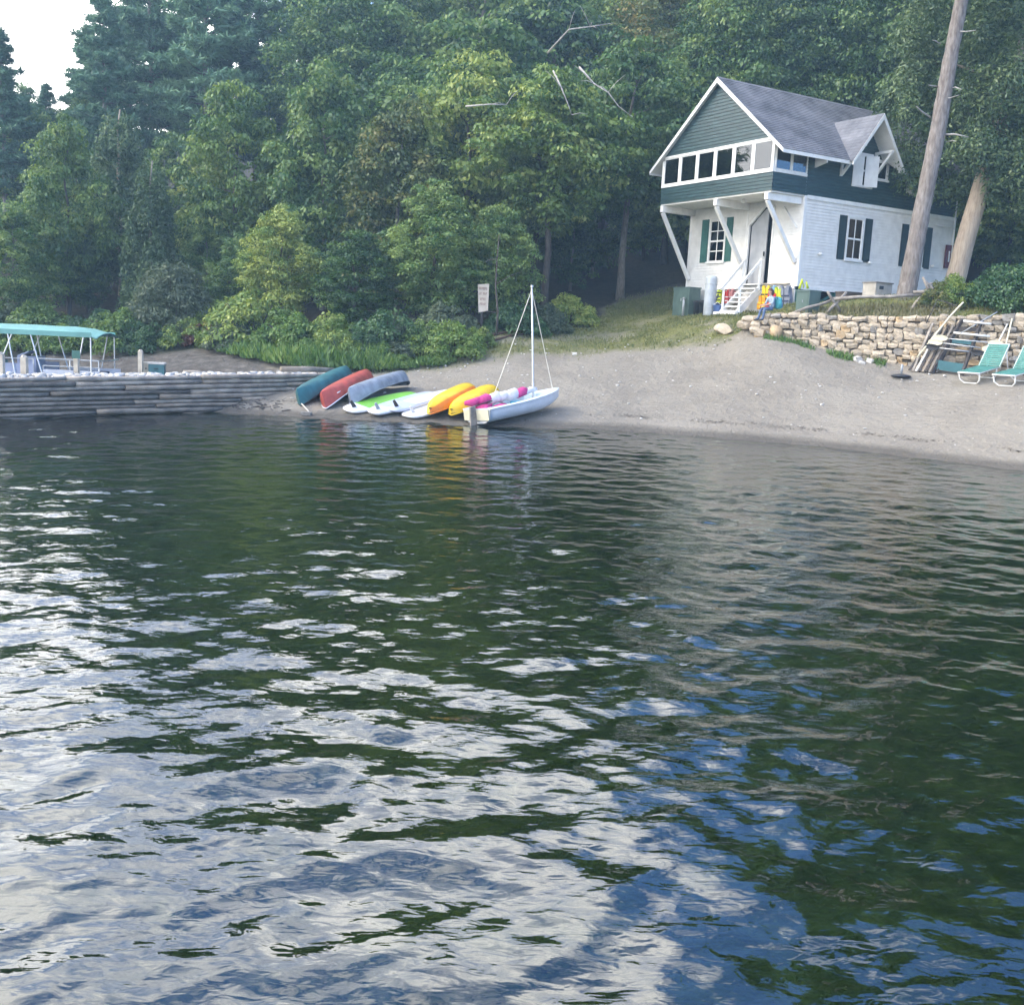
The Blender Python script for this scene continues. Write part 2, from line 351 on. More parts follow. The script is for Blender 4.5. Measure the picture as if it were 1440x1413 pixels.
xs = np.unique(np.r_[np.arange(-24, 24.01, .2), np.geomspace(24.4, 600, 32), -np.geomspace(24.4, 600, 32)])
ys = np.unique(np.r_[np.arange(20, 52.01, .2), np.linspace(-20, 20, 45), 52+np.geomspace(.4, 800, 40), -20-np.geomspace(1, 400, 10)])
XX, YY = np.meshgrid(xs, ys); ZZ = ground(XX, YY)
lump = (fbm(XX*1.6, YY*1.6, 21)-.5)*.10 + (fbm(XX*.35, YY*.35, 5)-.5)*.25*sstep(ZZ, 1.0, 3.0)
ZZ = ZZ + lump*sstep(np.abs(ZZ), .05, .5)
gw, fw = cover(XX, YY)
def grid_faces(nx, ny):
    i = np.arange(nx-1)[None, :]+np.arange(ny-1)[:, None]*nx; i = i.ravel(); return np.stack([i, i+1, i+nx+1, i+nx], 1)
gm = bpy.data.materials.new('terrain'); gm.use_nodes = True; MATS['terrain'] = gm
def terrain_nodes():
    nt = gm.node_tree; L = nt.links.new; b = nt.nodes['Principled BSDF']; b.inputs['Roughness'].default_value = .92; b.inputs['Specular IOR Level'].default_value = .25
    t = N(nt, 'ShaderNodeTexCoord'); vec = t.outputs['Object']
    def nz(s, d=6, r=.6):
        n = N(nt, 'ShaderNodeTexNoise'); n.inputs['Scale'].default_value = s; n.inputs['Detail'].default_value = d; n.inputs['Roughness'].default_value = r; L(vec, n.inputs['Vector']); return n.outputs['Fac']
    def ramp(f, stops):
        r = N(nt, 'ShaderNodeValToRGB'); e = r.color_ramp.elements
        e[0].position, e[0].color = stops[0][0], (*stops[0][1], 1); e[1].position, e[1].color = stops[-1][0], (*stops[-1][1], 1)
        for p, c in stops[1:-1]: k = e.new(p); k.color = (*c, 1)
        L(f, r.inputs[0]); return r.outputs[0]
    def mix(f, a, c):
        m = N(nt, 'ShaderNodeMix', data_type='RGBA'); L(f, m.inputs[0]); L(a, m.inputs[6]); L(c, m.inputs[7]); return m.outputs[2]
    a = N(nt, 'ShaderNodeAttribute', attribute_name='cover'); sp = N(nt, 'ShaderNodeSeparateXYZ'); L(a.outputs['Vector'], sp.inputs[0])
    vor = N(nt, 'ShaderNodeTexVoronoi'); vor.inputs['Scale'].default_value = 14; L(vec, vor.inputs['Vector'])
    gravel = ramp(nz(34, 4, .7), [(.28, (.16, .142, .115)), (.5, (.265, .238, .197)), (.72, (.41, .375, .32))])
    broad = ramp(nz(.5, 4), [(.35, (.215, .193, .162)), (.65, (.335, .304, .255))])
    m0 = N(nt, 'ShaderNodeMix', data_type='RGBA'); m0.inputs[0].default_value = .5; L(gravel, m0.inputs[6]); L(broad, m0.inputs[7])
    pebble = ramp(vor.outputs['Color'], [(.86, (0, 0, 0)), (.95, (1, 1, 1))])
    sand = mix(pebble, m0.outputs[2], ramp(nz(9, 2), [(.3, (.28, .255, .22)), (.7, (.42, .39, .34))]))
    grass = ramp(nz(7, 6, .7), [(.3, (.12, .115, .05)), (.5, (.17, .18, .06)), (.7, (.27, .25, .10))])
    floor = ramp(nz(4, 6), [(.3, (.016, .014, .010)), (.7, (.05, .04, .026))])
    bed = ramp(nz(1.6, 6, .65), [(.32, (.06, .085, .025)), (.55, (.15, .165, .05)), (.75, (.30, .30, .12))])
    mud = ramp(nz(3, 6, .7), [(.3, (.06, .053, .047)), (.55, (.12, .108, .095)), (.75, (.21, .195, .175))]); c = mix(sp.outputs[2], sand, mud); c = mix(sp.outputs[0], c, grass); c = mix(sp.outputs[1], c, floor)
    g = N(nt, 'ShaderNodeNewGeometry'); gs = N(nt, 'ShaderNodeSeparateXYZ'); L(g.outputs['Position'], gs.inputs[0])
    wob = N(nt, 'ShaderNodeMath', operation='MULTIPLY_ADD'); wob.inputs[1].default_value = .10; L(nz(1.3, 4), wob.inputs[0]); L(gs.outputs[2], wob.inputs[2])
    wet = N(nt, 'ShaderNodeMapRange'); wet.inputs[1].default_value = .13; wet.inputs[2].default_value = .24; wet.inputs[3].default_value = .50; wet.inputs[4].default_value = 1; L(wob.outputs[0], wet.inputs[0])
    sc_ = N(nt, 'ShaderNodeVectorMath', operation='SCALE'); L(c, sc_.inputs[0]); L(wet.outputs[0], sc_.inputs['Scale'])
    dp = N(nt, 'ShaderNodeMapRange'); dp.inputs[1].default_value = -.75; dp.inputs[2].default_value = -.05; dp.inputs[3].default_value = 1; dp.inputs[4].default_value = 0; L(gs.outputs[2], dp.inputs[0])
    c = mix(dp.outputs[0], sc_.outputs[0], bed); L(c, b.inputs['Base Color'])
    b0 = N(nt, 'ShaderNodeBump'); b0.inputs['Strength'].default_value = .8; b0.inputs['Distance'].default_value = .16; L(nz(3.2, 3, .6), b0.inputs['Height'])
    bp = N(nt, 'ShaderNodeBump'); bp.inputs['Strength'].default_value = .8; bp.inputs['Distance'].default_value = .05; L(nz(22, 5, .7), bp.inputs['Height']); L(b0.outputs[0], bp.inputs['Normal']); L(bp.outputs[0], b.inputs['Normal'])
terrain_nodes()
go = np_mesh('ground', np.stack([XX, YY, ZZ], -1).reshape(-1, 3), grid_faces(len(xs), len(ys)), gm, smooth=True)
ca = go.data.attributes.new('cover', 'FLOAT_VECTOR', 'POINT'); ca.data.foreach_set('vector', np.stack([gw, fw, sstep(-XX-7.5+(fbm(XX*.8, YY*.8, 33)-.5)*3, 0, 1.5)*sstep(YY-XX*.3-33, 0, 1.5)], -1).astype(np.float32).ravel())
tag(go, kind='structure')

# ------------------------------------------------------------------ water
def water():
    wx = np.unique(np.r_[np.arange(-15, 15.01, .036), np.geomspace(15.3, 600, 30), -np.geomspace(15.3, 600, 30)])
    yy = [1.8]
    while yy[-1] < 31: yy.append(yy[-1]+.015+.003*max(0, yy[-1]-3))
    wy = np.unique(np.r_[yy, np.geomspace(32, 46, 20), 1.8-np.geomspace(.3, 400, 20)])
    X, Y = np.meshgrid(wx, wy); Z = np.zeros_like(X); r = np.random.default_rng(5)
    gust = .35+1.25*fbm(X*.22, Y*.35, 40, 3)
    for i in range(90):
        lam = .11*(1.15/.11)**r.random(); th = r.normal(.12, .92); k = 2*math.pi/lam
        if i % 6 == 0: th = r.normal(-.9, .35)
        sl_ = .0102*(lam/.3)**.22
        Z += sl_/k*np.sin(k*(X*math.sin(th)+Y*math.cos(th))+r.random()*6.283)
    # warp gently so crests stay short and uneven
    Z += .016*(fbm(X*1.7, Y*3.2, 61, 3)-.5)
    ed = (1-sstep(np.abs(X), 14.2, 15))*sstep(Y, 1.8, 2.2)*(1-sstep(Y, 30, 31))
    Z *= gust*ed
    o = np_mesh('water', np.stack([X, Y, Z], -1).reshape(-1, 3), grid_faces(len(wx), len(wy)), None, smooth=True)
    m = bpy.data.materials.new('lake_water'); m.use_nodes = True; nt = m.node_tree; nt.nodes.clear(); L = nt.links.new
    t = N(nt, 'ShaderNodeTexCoord'); mp = N(nt, 'ShaderNodeMapping'); mp.inputs['Scale'].default_value = (1, 2.0, 1); L(t.outputs['Object'], mp.inputs[0])
    n1 = N(nt, 'ShaderNodeTexNoise'); n1.inputs['Scale'].default_value = 8; n1.inputs['Detail'].default_value = 1.6; n1.inputs['Distortion'].default_value = .6; L(mp.outputs[0], n1.inputs['Vector'])
    bp = N(nt, 'ShaderNodeBump'); bp.inputs['Strength'].default_value = .10; bp.inputs['Distance'].default_value = .04; L(n1.outputs['Fac'], bp.inputs['Height'])
    fr = N(nt, 'ShaderNodeFresnel'); fr.inputs[0].default_value = 2.0; L(bp.outputs[0], fr.inputs['Normal'])
    tr = N(nt, 'ShaderNodeBsdfTransparent'); tr.inputs[0].default_value = (.50, .72, .34, 1)
    gl = N(nt, 'ShaderNodeBsdfGlossy'); gl.inputs['Roughness'].default_value = .015; gl.inputs[0].default_value = (.97, .98, 1, 1); L(bp.outputs[0], gl.inputs['Normal'])
    mx = N(nt, 'ShaderNodeMixShader'); L(fr.outputs[0], mx.inputs[0]); L(tr.outputs[0], mx.inputs[1]); L(gl.outputs[0], mx.inputs[2])
    out = N(nt, 'ShaderNodeOutputMaterial'); L(mx.outputs[0], out.inputs[0]); o.data.materials.append(m)
    tag(o, kind='structure')
water()

# ------------------------------------------------------------------ the house
HX, HY, HZ, HYAW = 10.664, 40.729, 4.976, R(90-59.02)
HL, HW, HO, H1 = 9.0, 6.6, 1.76, 3.4
ZS, ZT = H1+.72, H1+1.87            # porch window sill and head
ZR, ZE, OV, OE = H1+4.56, H1+1.41, .62, .17
SL = (ZR-ZE)/(HW/2+OV)
def roof_z(y): return ZE+(min(y, HW-y)+OV)*SL
house = thing('boathouse', 'two storey cottage with white lower walls, dark green upper storey and glazed porch', 'house', (HX, HY, HZ), HYAW)
def siding(name, mat, org, S, Nn, z0, z1, env, opens=(), pitch=.115, parent=house, thick=.024):
    """clapboard courses: org + S*s + z, outward normal Nn; env(z)->(s0,s1); opens: f(z)->(a,b) or None"""
    mb = MB(); org = Vector(org); S = Vector(S); Nn = Vector(Nn); z = z0
    while z < z1-1e-4:
        zt = min(z+pitch, z1); zm = (z+zt)/2; e0 = env(z); e1 = env(zt)
        iv = [((e0[0], e1[0]), (e0[1], e1[1]))]
        for f in opens:
            ab = f(zm)
            if not ab: continue
            nv = []
            for (l, r_) in iv:
                if ab[1] <= l[0] or ab[0] >= r_[0]: nv.append((l, r_)); continue
                if ab[0] > l[0]: nv.append((l, (ab[0], ab[0])))
                if ab[1] < r_[0]: nv.append(((ab[1], ab[1]), r_))
            iv = nv
        for (l, r_) in iv:
            if r_[0]-l[0] < .01: continue
            q = lambda s, zz, o: org+S*s+Vector((0, 0, zz))+Nn*o
            P = [q(l[0], z, thick), q(r_[0], z, thick), q(r_[1], zt, .002), q(l[1], zt, .002), q(l[0], z, 0), q(r_[0], z, 0)]
            mb.add(P, [(0, 1, 2, 3), (4, 5, 1, 0)])
        z = zt
    return mb.build(name, mat, parent)
def rect_open(a, b, z0, z1): return lambda z: (a, b) if z0 < z < z1 else None
def door_open(z):
    if z < .12 or z > 3.12: return None
    if z < 2.45: return (1.58, 2.86)
    t = (z-2.45)/.67; return (1.58, 2.86-.80*t)
FW = (4.14, 5.38, 1.06, 2.86)     # front window y0,y1,z0,z1
full = lambda z: (0, HW)
siding('front_siding', 'white_paint', (0, 0, 0), (0, 1, 0), (-1, 0, 0), 0, H1, full, [rect_open(*FW), door_open])
W1, W2 = (2.50, 3.34, 1.22, 2.80), (6.18, 7.04, 1.22, 2.80)
siding('side_siding', 'white_paint', (0, 0, 0), (1, 0, 0), (0, -1, 0), 0, H1-.12, lambda z: (0, HL), [rect_open(*W1), rect_open(*W2)])
siding('back_siding', 'white_paint', (HL, 0, 0), (0, 1, 0), (1, 0, 0), 0, H1, full, [], .2)
siding('rear_side_siding', 'white_paint', (0, HW, 0), (1, 0, 0), (0, 1, 0), 0, H1, lambda z: (0, HL), [], .2)
D1, D2, D3 = (2.52, 3.5, 4.10, 5.22), (3.80, 4.40, 4.46, 5.08), (5.95, 6.85, 4.12, 5.0)
DA, DZ, DL_, DR_, DV = 3.02, 6.70, 1.62, 4.42, -.78     # dormer apex u, z, eaves u, front overhang v
DS = (DZ-4.86)/(DA-DL_)
def side_top(z): return (0, HL)
siding('upper_side_siding', 'green_paint', (0, 0, 0), (1, 0, 0), (0, -1, 0), H1, 5.26, side_top, [rect_open(*D1), rect_open(*D2), rect_open(*D3)])
siding('dormer_siding', 'green_paint', (0, 0, 0), (1, 0, 0), (0, -1, 0), 5.26, 6.6, lambda z: (DA-(DZ-.06-z)/DS, DA+(DZ-.06-z)/DS))
def gab(z): h = max(0, (ZR-.08-z)/SL-.0); return (max(0, HW/2-h), min(HW, HW/2+h))
siding('gable_siding', 'green_paint', (-HO, 0, 0), (0, 1, 0), (-1, 0, 0), ZT+.06, ZR-.12, gab, [], .13)
siding('porch_apron', 'green_paint', (-HO, 0, 0), (0, 1, 0), (-1, 0, 0), H1, ZS-.04, full, [], .13)
siding('porch_side_apron', 'green_paint', (-HO, 0, 0), (1, 0, 0), (0, -1, 0), H1, ZS-.04, lambda z: (0, HO), [], .13)
siding('porch_rear_apron', 'green_paint', (-HO, HW, 0), (1, 0, 0), (0, 1, 0), H1, ZS-.04, lambda z: (0, HO), [], .13)
siding('upper_rear_siding', 'green_paint', (0, HW, 0), (1, 0, 0), (0, 1, 0), H1, 5.26, lambda z: (0, HL), [], .2)
siding('back_gable_siding', 'green_paint', (HL, 0, 0), (0, 1, 0), (1, 0, 0), H1, ZR-.12, gab, [], .2)
def part(name, mat, fn, parent=house, smooth=False):
    mb = MB(); fn(mb); return mb.build(name, mat, parent, smooth)
part('porch_back_wall', 'porch_wall', lambda m: m.prism([(.03, .05, H1+.1), (.03, HW-.05, H1+.1), (.03, HW-.05, 5.1), (.03, HW/2, ZR-.3), (.03, .05, 5.1)], (.06, 0, 0)))
for y0 in (.7, 2.9, 4.9):
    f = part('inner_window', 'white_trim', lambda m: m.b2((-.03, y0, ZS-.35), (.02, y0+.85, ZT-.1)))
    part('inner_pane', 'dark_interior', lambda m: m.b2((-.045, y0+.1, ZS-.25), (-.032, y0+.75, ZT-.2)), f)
part('porch_floor', 'white_paint', lambda m: m.b2((-HO+.02, .02, H1-.06), (-.02, HW-.02, H1+.05)))
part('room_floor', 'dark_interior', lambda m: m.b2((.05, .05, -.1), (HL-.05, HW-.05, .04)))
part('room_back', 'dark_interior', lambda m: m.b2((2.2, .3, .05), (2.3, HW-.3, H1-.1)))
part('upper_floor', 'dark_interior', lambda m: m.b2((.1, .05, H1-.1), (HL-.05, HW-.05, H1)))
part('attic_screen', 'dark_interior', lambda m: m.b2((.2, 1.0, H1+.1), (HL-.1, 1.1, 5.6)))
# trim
for (a, b) in (((-.03, -.03), (.10, .08)), ((HL-.08, -.03), (HL+.03, .08)), ((-.03, HW-.10), (.06, HW+.03))):
    part('corner_board', 'white_trim', lambda m: m.b2((a[0], a[1], -.02), (b[0], b[1], H1-.01)))
part('belt_board', 'white_trim', lambda m: m.b2((.105, -.05, H1-.13), (HL-.085, -.005, H1+.015)))
part('door_corner_board', 'white_trim', lambda m: m.b2((-.035, 2.98, .0), (-.004, 3.09, H1-.08)))
part('sill_board', 'white_trim', lambda m: m.b2((-.04, .1, -.13), (.02, HW-.12, 0)))
part('side_sill_board', 'white_trim', lambda m: m.b2((.11, -.035, -.13), (HL-.1, .02, 0)))
# porch posts, rails, windows
PW = .11
def pframe(m):
    m.b2((-HO-.03, .0, ZS-.05), (-HO+.08, HW, ZS+.05)); m.b2((-HO-.03, .14, ZT-.02), (-HO+.08, HW-.14, ZT+.06))
part('porch_front_rails', 'white_trim', pframe)
n6 = 6; pw = (HW-PW)/n6
for i in range(n6+1):
    y = i*pw
    part('porch_post', 'white_trim', lambda m: m.b2((-HO-.025, y, ZS+.05), (-HO+.075, y+PW, ZT-.02 if 0 < i < n6 else ZT-.10)))
for i in range(n6):
    y0 = i*pw+PW; y1 = (i+1)*pw
    def wf(m):
        for (a, b) in (((y0, ZS+.05), (y0+.045, ZT-.02)), ((y1-.045, ZS+.05), (y1, ZT-.02)), ((y0+.045, ZS+.05), (y1-.045, ZS+.10)), ((y0+.045, ZT-.07), (y1-.045, ZT-.02))):
            m.b2((-HO, a[0], a[1]), (-HO+.04, b[0], b[1]))
    w = part('porch_window', 'white_trim', wf)
    part('pane', 'glass', lambda m: m.b2((-HO+.015, y0+.045, ZS+.10), (-HO+.022, y1-.045, ZT-.07)), w)
for side, y in (('', 0), ('', HW)):
    sg = -1 if y == 0 else 1
    ztop = roof_z(0)-.12
    part('porch_side_rail', 'white_trim', lambda m: m.b2((-HO+.08, y-.03*1, ZS-.05), (0, y+.03, ZS+.05))); part('porch_side_rail', 'white_trim', lambda m: m.b2((-HO+.08, y-.03, ztop-.1), (0, y+.03, ztop)))
    for i in range(2):
        x0 = -HO+.08+i*.84; x1 = x0+.82
        def wf(m):
            for (a, b) in (((x0, ZS+.05), (x0+.05, ztop-.1)), ((x1-.05, ZS+.05), (x1, ztop-.1)), ((x0+.04, ZS+.051), (x1-.04, ZS+.09))): m.b2((a[0], y-.025, a[1]), (b[0], y+.025, b[1]))
        w = part('porch_side_window', 'white_trim', wf)
        part('pane', 'glass', lambda m: m.b2((x0+.05, y-.004, ZS+.05), (x1-.05, y+.004, ztop-.1)), w)
# cantilever beams and braces
for y, foot in ((HW-.17, .35), (3.05, .75), (.2, .9)):
    part('porch_beam', 'white_trim', lambda m: m.b2((-HO-.06, y-.09, H1-.33), (-.03, y+.09, H1-.065)))
    part('brace', 'white_trim', lambda m: m.beam((-HO+.02, y, H1-.36), (-.06, y, foot), .12, .15))
part('wall_brace', 'white_trim', lambda m: m.beam((-.035, 1.0, 3.05), (-.035, .25, 2.2), .03, .12, (1, 0, 0)))
# windows
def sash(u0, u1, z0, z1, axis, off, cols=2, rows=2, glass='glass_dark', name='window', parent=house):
    """axis 'f' front wall (x=off) or 's' side wall (y=off)"""
    def bb(m, a0, a1, c0, c1, o0, o1):
        if axis == 'f': m.b2((o0, a0, c0), (o1, a1, c1))
        else: m.b2((a0, o0, c0), (a1, o1, c1))
    w = part(name, 'white_trim', lambda m: (bb(m, u0-.09, u0, z0-.02, z1+.1, off-.045, off+.03), bb(m, u1, u1+.09, z0-.02, z1+.1, off-.045, off+.03), bb(m, u0, u1, z1, z1+.1, off-.045, off+.03)), parent)
    part('sill', 'white_trim', lambda m: bb(m, u0-.13, u1+.13, z0-.1, z0-.021, off-.09, off+.03), w)
    def mun(m):
        for k in range(cols+1): x = u0+(u1-u0)*k/cols; bb(m, x-.022, x+.022, z0, z1, off-.012, off+.02)
        for k in range(rows+1):
            z = z0+(z1-z0)*k/rows; t = .035 if k*2 == rows else .02
            for c in range(cols):
                xa = u0+(u1-u0)*c/cols+.022; xb = u0+(u1-u0)*(c+1)/cols-.022; bb(m, xa, xb, z-t, z+t, off-.010, off+.018)
    part('muntins', 'white_trim', mun, w)
    for k in range(rows):
        for c in range(cols):
            xa = u0+(u1-u0)*c/cols+.022; xb = u0+(u1-u0)*(c+1)/cols-.022; za = z0+(z1-z0)*k/rows+.02; zb = z0+(z1-z0)*(k+1)/rows-.02
            part('pane', glass, lambda m: bb(m, xa, xb, za, zb, off, off+.006), w)
    return w
def shutter(y0, y1, z0, z1, axis, off, mat, parent=house):
    def bb(m, a0, a1, c0, c1, o0, o1):
        if axis == 'f': m.b2((o0, a0, c0), (o1, a1, c1))
        else: m.b2((a0, o0, c0), (a1, o1, c1))
    s = part('shutter', mat, lambda m: bb(m, y0, y1, z0, z1, off-.045, off-.022), parent)
    def pan(m):
        h = (z1-z0)
        for (a, b) in ((.05, .47), (.53, .95)): bb(m, y0+.05, y1-.05, z0+h*a, z0+h*b, off-.058, off-.0455)
    part('shutter_panel', mat, pan, s)
    return s
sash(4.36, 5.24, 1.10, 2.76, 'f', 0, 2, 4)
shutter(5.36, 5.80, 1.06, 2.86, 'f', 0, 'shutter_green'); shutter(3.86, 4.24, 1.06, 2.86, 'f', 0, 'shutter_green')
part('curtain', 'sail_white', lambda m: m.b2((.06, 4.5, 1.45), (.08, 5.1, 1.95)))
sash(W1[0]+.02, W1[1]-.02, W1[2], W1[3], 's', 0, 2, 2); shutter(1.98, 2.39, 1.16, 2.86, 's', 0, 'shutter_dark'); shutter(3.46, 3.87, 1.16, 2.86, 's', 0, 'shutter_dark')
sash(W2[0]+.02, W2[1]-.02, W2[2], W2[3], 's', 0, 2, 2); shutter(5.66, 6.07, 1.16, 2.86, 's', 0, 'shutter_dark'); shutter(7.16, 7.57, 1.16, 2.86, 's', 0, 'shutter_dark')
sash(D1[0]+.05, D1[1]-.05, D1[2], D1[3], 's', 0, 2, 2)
for (ua, ub, dv) in ((2.42, 2.93, -.12), (3.10, 3.58, -.30)):
    s = part('white_shutter', 'white_trim', lambda m: m.beam((ua, -.06, 4.63), (ub, dv, 4.63), .03, 1.18))
sash(D2[0], D2[1], D2[2], D2[3], 's', 0, 1, 1); sash(D3[0]+.05, D3[1]-.05, D3[2], D3[3], 's', 0, 2, 2)
part('white_shutter', 'white_trim', lambda m: m.beam((5.62, -.06, 4.56), (5.86, -.22, 4.56), .03, 1.0))
part('white_shutter', 'white_trim', lambda m: m.beam((7.0, -.06, 4.56), (7.25, -.16, 4.56), .03, 1.0))
rp_ = tag(part('red_shutter', 'maroon', lambda m: m.b2((8.50, -.10, 1.28), (8.95, -.055, 2.25))), 'dark red panel fixed beside the corner board')
part('slot', 'white_trim', lambda m: m.b2((8.68, -.112, 1.55), (8.76, -.1005, 2.0)), rp_)
part('downpipe', 'white_trim', lambda m: m.tube([(HL-.12, -.08, 4.75), (HL-.12, -.08, 3.0), (HL-.12, -.1, .1)], .035, 8))
part('conduit_arm', 'white_trim', lambda m: m.tube([(7.7, -.05, 3.0), (8.1, -.25, 2.95), (HL-.14, -.12, 3.08)], .03, 6))
for (u, z) in ((1.02, 1.28), (3.85, 1.15), (7.75, 1.3)):
    l = part('wall_lamp', 'white_trim', lambda m: m.lathe((u, -.10, z), [(.02, -.06), (.075, -.05), (.085, 0), (.06, .05), (.02, .07)], 10), smooth=True)
part('soffit_lamp', 'white_trim', lambda m: m.lathe((-1.0, 2.3, H1-.22), [(.02, 0), (.09, .02), (.07, .1), (.03, .17)], 10), smooth=True)
part('porch_fixture', 'white_trim', lambda m: (m.lathe((-HO+.1, 3.0, H1-.45), [(.03, 0), (.06, .05), (.03, .11)], 8), m.lathe((-HO+.1, 3.16, H1-.45), [(.03, 0), (.06, .05), (.03, .11)], 8)))
# door
part('door_frame', 'white_trim', lambda m: (m.b2((-.05, 2.865, .1), (.03, 2.955, 2.47)), m.b2((-.05, 1.50, .1), (.03, 1.575, 3.13)), m.beam((-.01, 2.91, 2.44), (-.01, 2.06, 3.17), .08, .1, (1, 0, 0)), m.b2((-.05, 1.58, 3.125), (.03, 2.07, 3.22))))
dr = MB(); dr.prism([(.06, 2.83, .13), (.06, 2.83, 2.42), (.06, 2.1, 3.05), (.06, 1.92, 3.05), (.06, 1.92, .13)], (.045, 0, 0)); dr = dr.build('door', 'door_grey', house)
part('handle', 'bin_black', lambda m: m.tube([(.02, 1.99, 1.2), (.02, 1.99, 1.38)], .03, 6), dr)
part('threshold', 'pale_post', lambda m: m.b2((-.16, .35, .06), (-.02, 3.0, .115)))
nb = part('notice', 'white_paint', lambda m: m.b2((-.03, .55, .45), (-.02, 1.25, 1.1)))
part('notice_lines', 'notice_ink', lambda m: [m.b2((-.034, .62+(.0 if i % 3 else .1), .52+i*.075), (-.0305, 1.16-(.12 if i % 2 else 0), .55+i*.075)) for i in range(7)], nb)
part('orange_mark', 'orange_cloth', lambda m: (m.b2((-.03, .22, .85), (-.02, .36, .91)), m.b2((-.03, .25, .92), (-.02, .33, 1.05))))
# skirting and piers under the floor
part('front_skirt', 'white_paint', lambda m: m.b2((.0, .1, -1.45), (.04, HW-.1, -.131)))
for i, u in enumerate((.15, 2.2, 4.4, 6.6, 8.8)):
    part('pier', 'shutter_green' if i < 2 else 'old_wood', lambda m: m.b2((u-.1, .0, -1.3), (u+.1, .2, -.131)))
part('cross_brace', 'shutter_green', lambda m: (m.beam((.3, .07, -1.1), (2.1, .07, -.2), .04, .1), m.beam((2.1, .12, -1.1), (.3, .12, -.2), .04, .1)))
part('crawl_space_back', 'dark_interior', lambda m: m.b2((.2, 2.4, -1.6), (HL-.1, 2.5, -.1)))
# roof: slabs, shingle courses, trim
sh = bpy.data.materials.new('shingles'); sh.use_nodes = True; MATS['shingles'] = sh
def shingle_nodes():
    nt = sh.node_tree; L = nt.links.new; b = nt.nodes['Principled BSDF']; b.inputs['Roughness'].default_value = .85
    t = N(nt, 'ShaderNodeTexCoord'); mp = N(nt, 'ShaderNodeMapping'); mp.inputs['Scale'].default_value = (5, 6.2, 6.2); L(t.outputs['Object'], mp.inputs[0])
    wn_ = N(nt, 'ShaderNodeTexWhiteNoise', noise_dimensions='3D'); fl = N(nt, 'ShaderNodeVectorMath', operation='FLOOR'); L(mp.outputs[0], fl.inputs[0]); L(fl.outputs[0], wn_.inputs['Vector'])
    n = N(nt, 'ShaderNodeTexNoise'); n.inputs['Scale'].default_value = .9; n.inputs['Detail'].default_value = 5; L(t.outputs['Object'], n.inputs['Vector'])
    a = N(nt, 'ShaderNodeMath', operation='MULTIPLY_ADD'); a.inputs[1].default_value = .16; L(wn_.outputs['Value'], a.inputs[0]); L(n.outputs['Fac'], a.inputs[2])
    r = N(nt, 'ShaderNodeValToRGB'); e = r.color_ramp.elements; e[0].position = .35; e[0].color = (.10, .105, .125, 1); e[1].position = .85; e[1].color = (.25, .255, .285, 1); L(a.outputs[0], r.inputs[0]); L(r.outputs[0], b.inputs['Base Color'])
shingle_nodes()
def courses(m, p00, p01, p10, p11, n, th=.02):
    """quad p00-p01 (eave) to p10-p11 (ridge), n overlapping courses"""
    p00, p01, p10, p11 = map(Vector, (p00, p01, p10, p11)); nn = (p01-p00).cross(p10-p00).normalized()
    if nn.z < 0: nn = -nn
    for i in range(n):
        a, b = i/n, (i+1)/n; l0, r0 = p00.lerp(p10, a), p01.lerp(p11, a); l1, r1 = p00.lerp(p10, b), p01.lerp(p11, b)
        m.add([l0+nn*th, r0+nn*th, r1+nn*.003, l1+nn*.003, l0, r0], [(0, 1, 2, 3), (4, 5, 1, 0)])
X0, X1 = -HO-OE, HL+.3
def cut(z):
    return ((DA-(DZ-z)/DS, DA+(DZ-z)/DS) if z < DZ else None)
def slab(m):
    t = .07
    m.prism([(X0, HW/2, ZR), (X0, HW+OV, ZE), (X0, HW+OV, ZE-t), (X0, HW/2, ZR-t*1.3)], (X1-X0, 0, 0))
    n = 34
    for i in range(n):
        ya, yb = lerp(-OV, HW/2, i/n), lerp(-OV, HW/2, (i+1)/n); za, zb = lerp(ZE, ZR, i/n), lerp(ZE, ZR, (i+1)/n); c = cut((za+zb)/2)
        for (xa, xb) in (((X0, c[0]+.02), (c[1]-.02, X1)) if c else ((X0, X1),)):
            m.add([(xa, ya, za), (xb, ya, za), (xb, yb, zb), (xa, yb, zb), (xa, ya, za-t), (xb, ya, za-t), (xb, yb, zb-t), (xa, yb, zb-t)], [(0, 1, 2, 3), (7, 6, 5, 4), (0, 4, 5, 1)]+([(3, 0, 4, 7)] if xa == X0 else [(1, 5, 6, 2)])*0+[(3, 7, 4, 0), (1, 2, 6, 5)])
rf = part('roof', 'white_paint', slab)
def lake_courses(m):
    n = 34
    for i in range(n):
        a_, b_ = i/n, (i+1)/n; P = lambda x, f, d: Vector((x, lerp(-OV-.03, HW/2, f)-d*.62, lerp(ZE-.01, ZR+.005, f)+d*.78)); c0, c1 = cut(lerp(ZE, ZR, a_)), cut(lerp(ZE, ZR, b_))
        segs = [((X0-.03, X0-.03), (c0[0], c1[0] if c1 else DA)), ((c0[1], c1[1] if c1 else DA), (X1, X1))] if c0 else [((X0-.03, X0-.03), (X1, X1))]
        for (l, r_) in segs: m.add([P(l[0], a_, .02), P(r_[0], a_, .02), P(r_[1], b_, .003), P(l[1], b_, .003), P(l[0], a_, 0), P(r_[0], a_, 0)], [(0, 1, 2, 3), (4, 5, 1, 0)])
part('shingle_courses', 'shingles', lake_courses, rf)
part('shingle_courses', 'shingles', lambda m: courses(m, (X1, HW+OV+.03, ZE-.01), (X0-.03, HW+OV+.03, ZE-.01), (X1, HW/2, ZR+.005), (X0-.03, HW/2, ZR+.005), 34), rf)
part('ridge_cap', 'shingles', lambda m: m.prism([(X0-.04, HW/2-.13, ZR-.07), (X0-.04, HW/2, ZR+.04), (X0-.04, HW/2+.13, ZR-.07)], (X1-X0+.05, 0, 0)), rf)
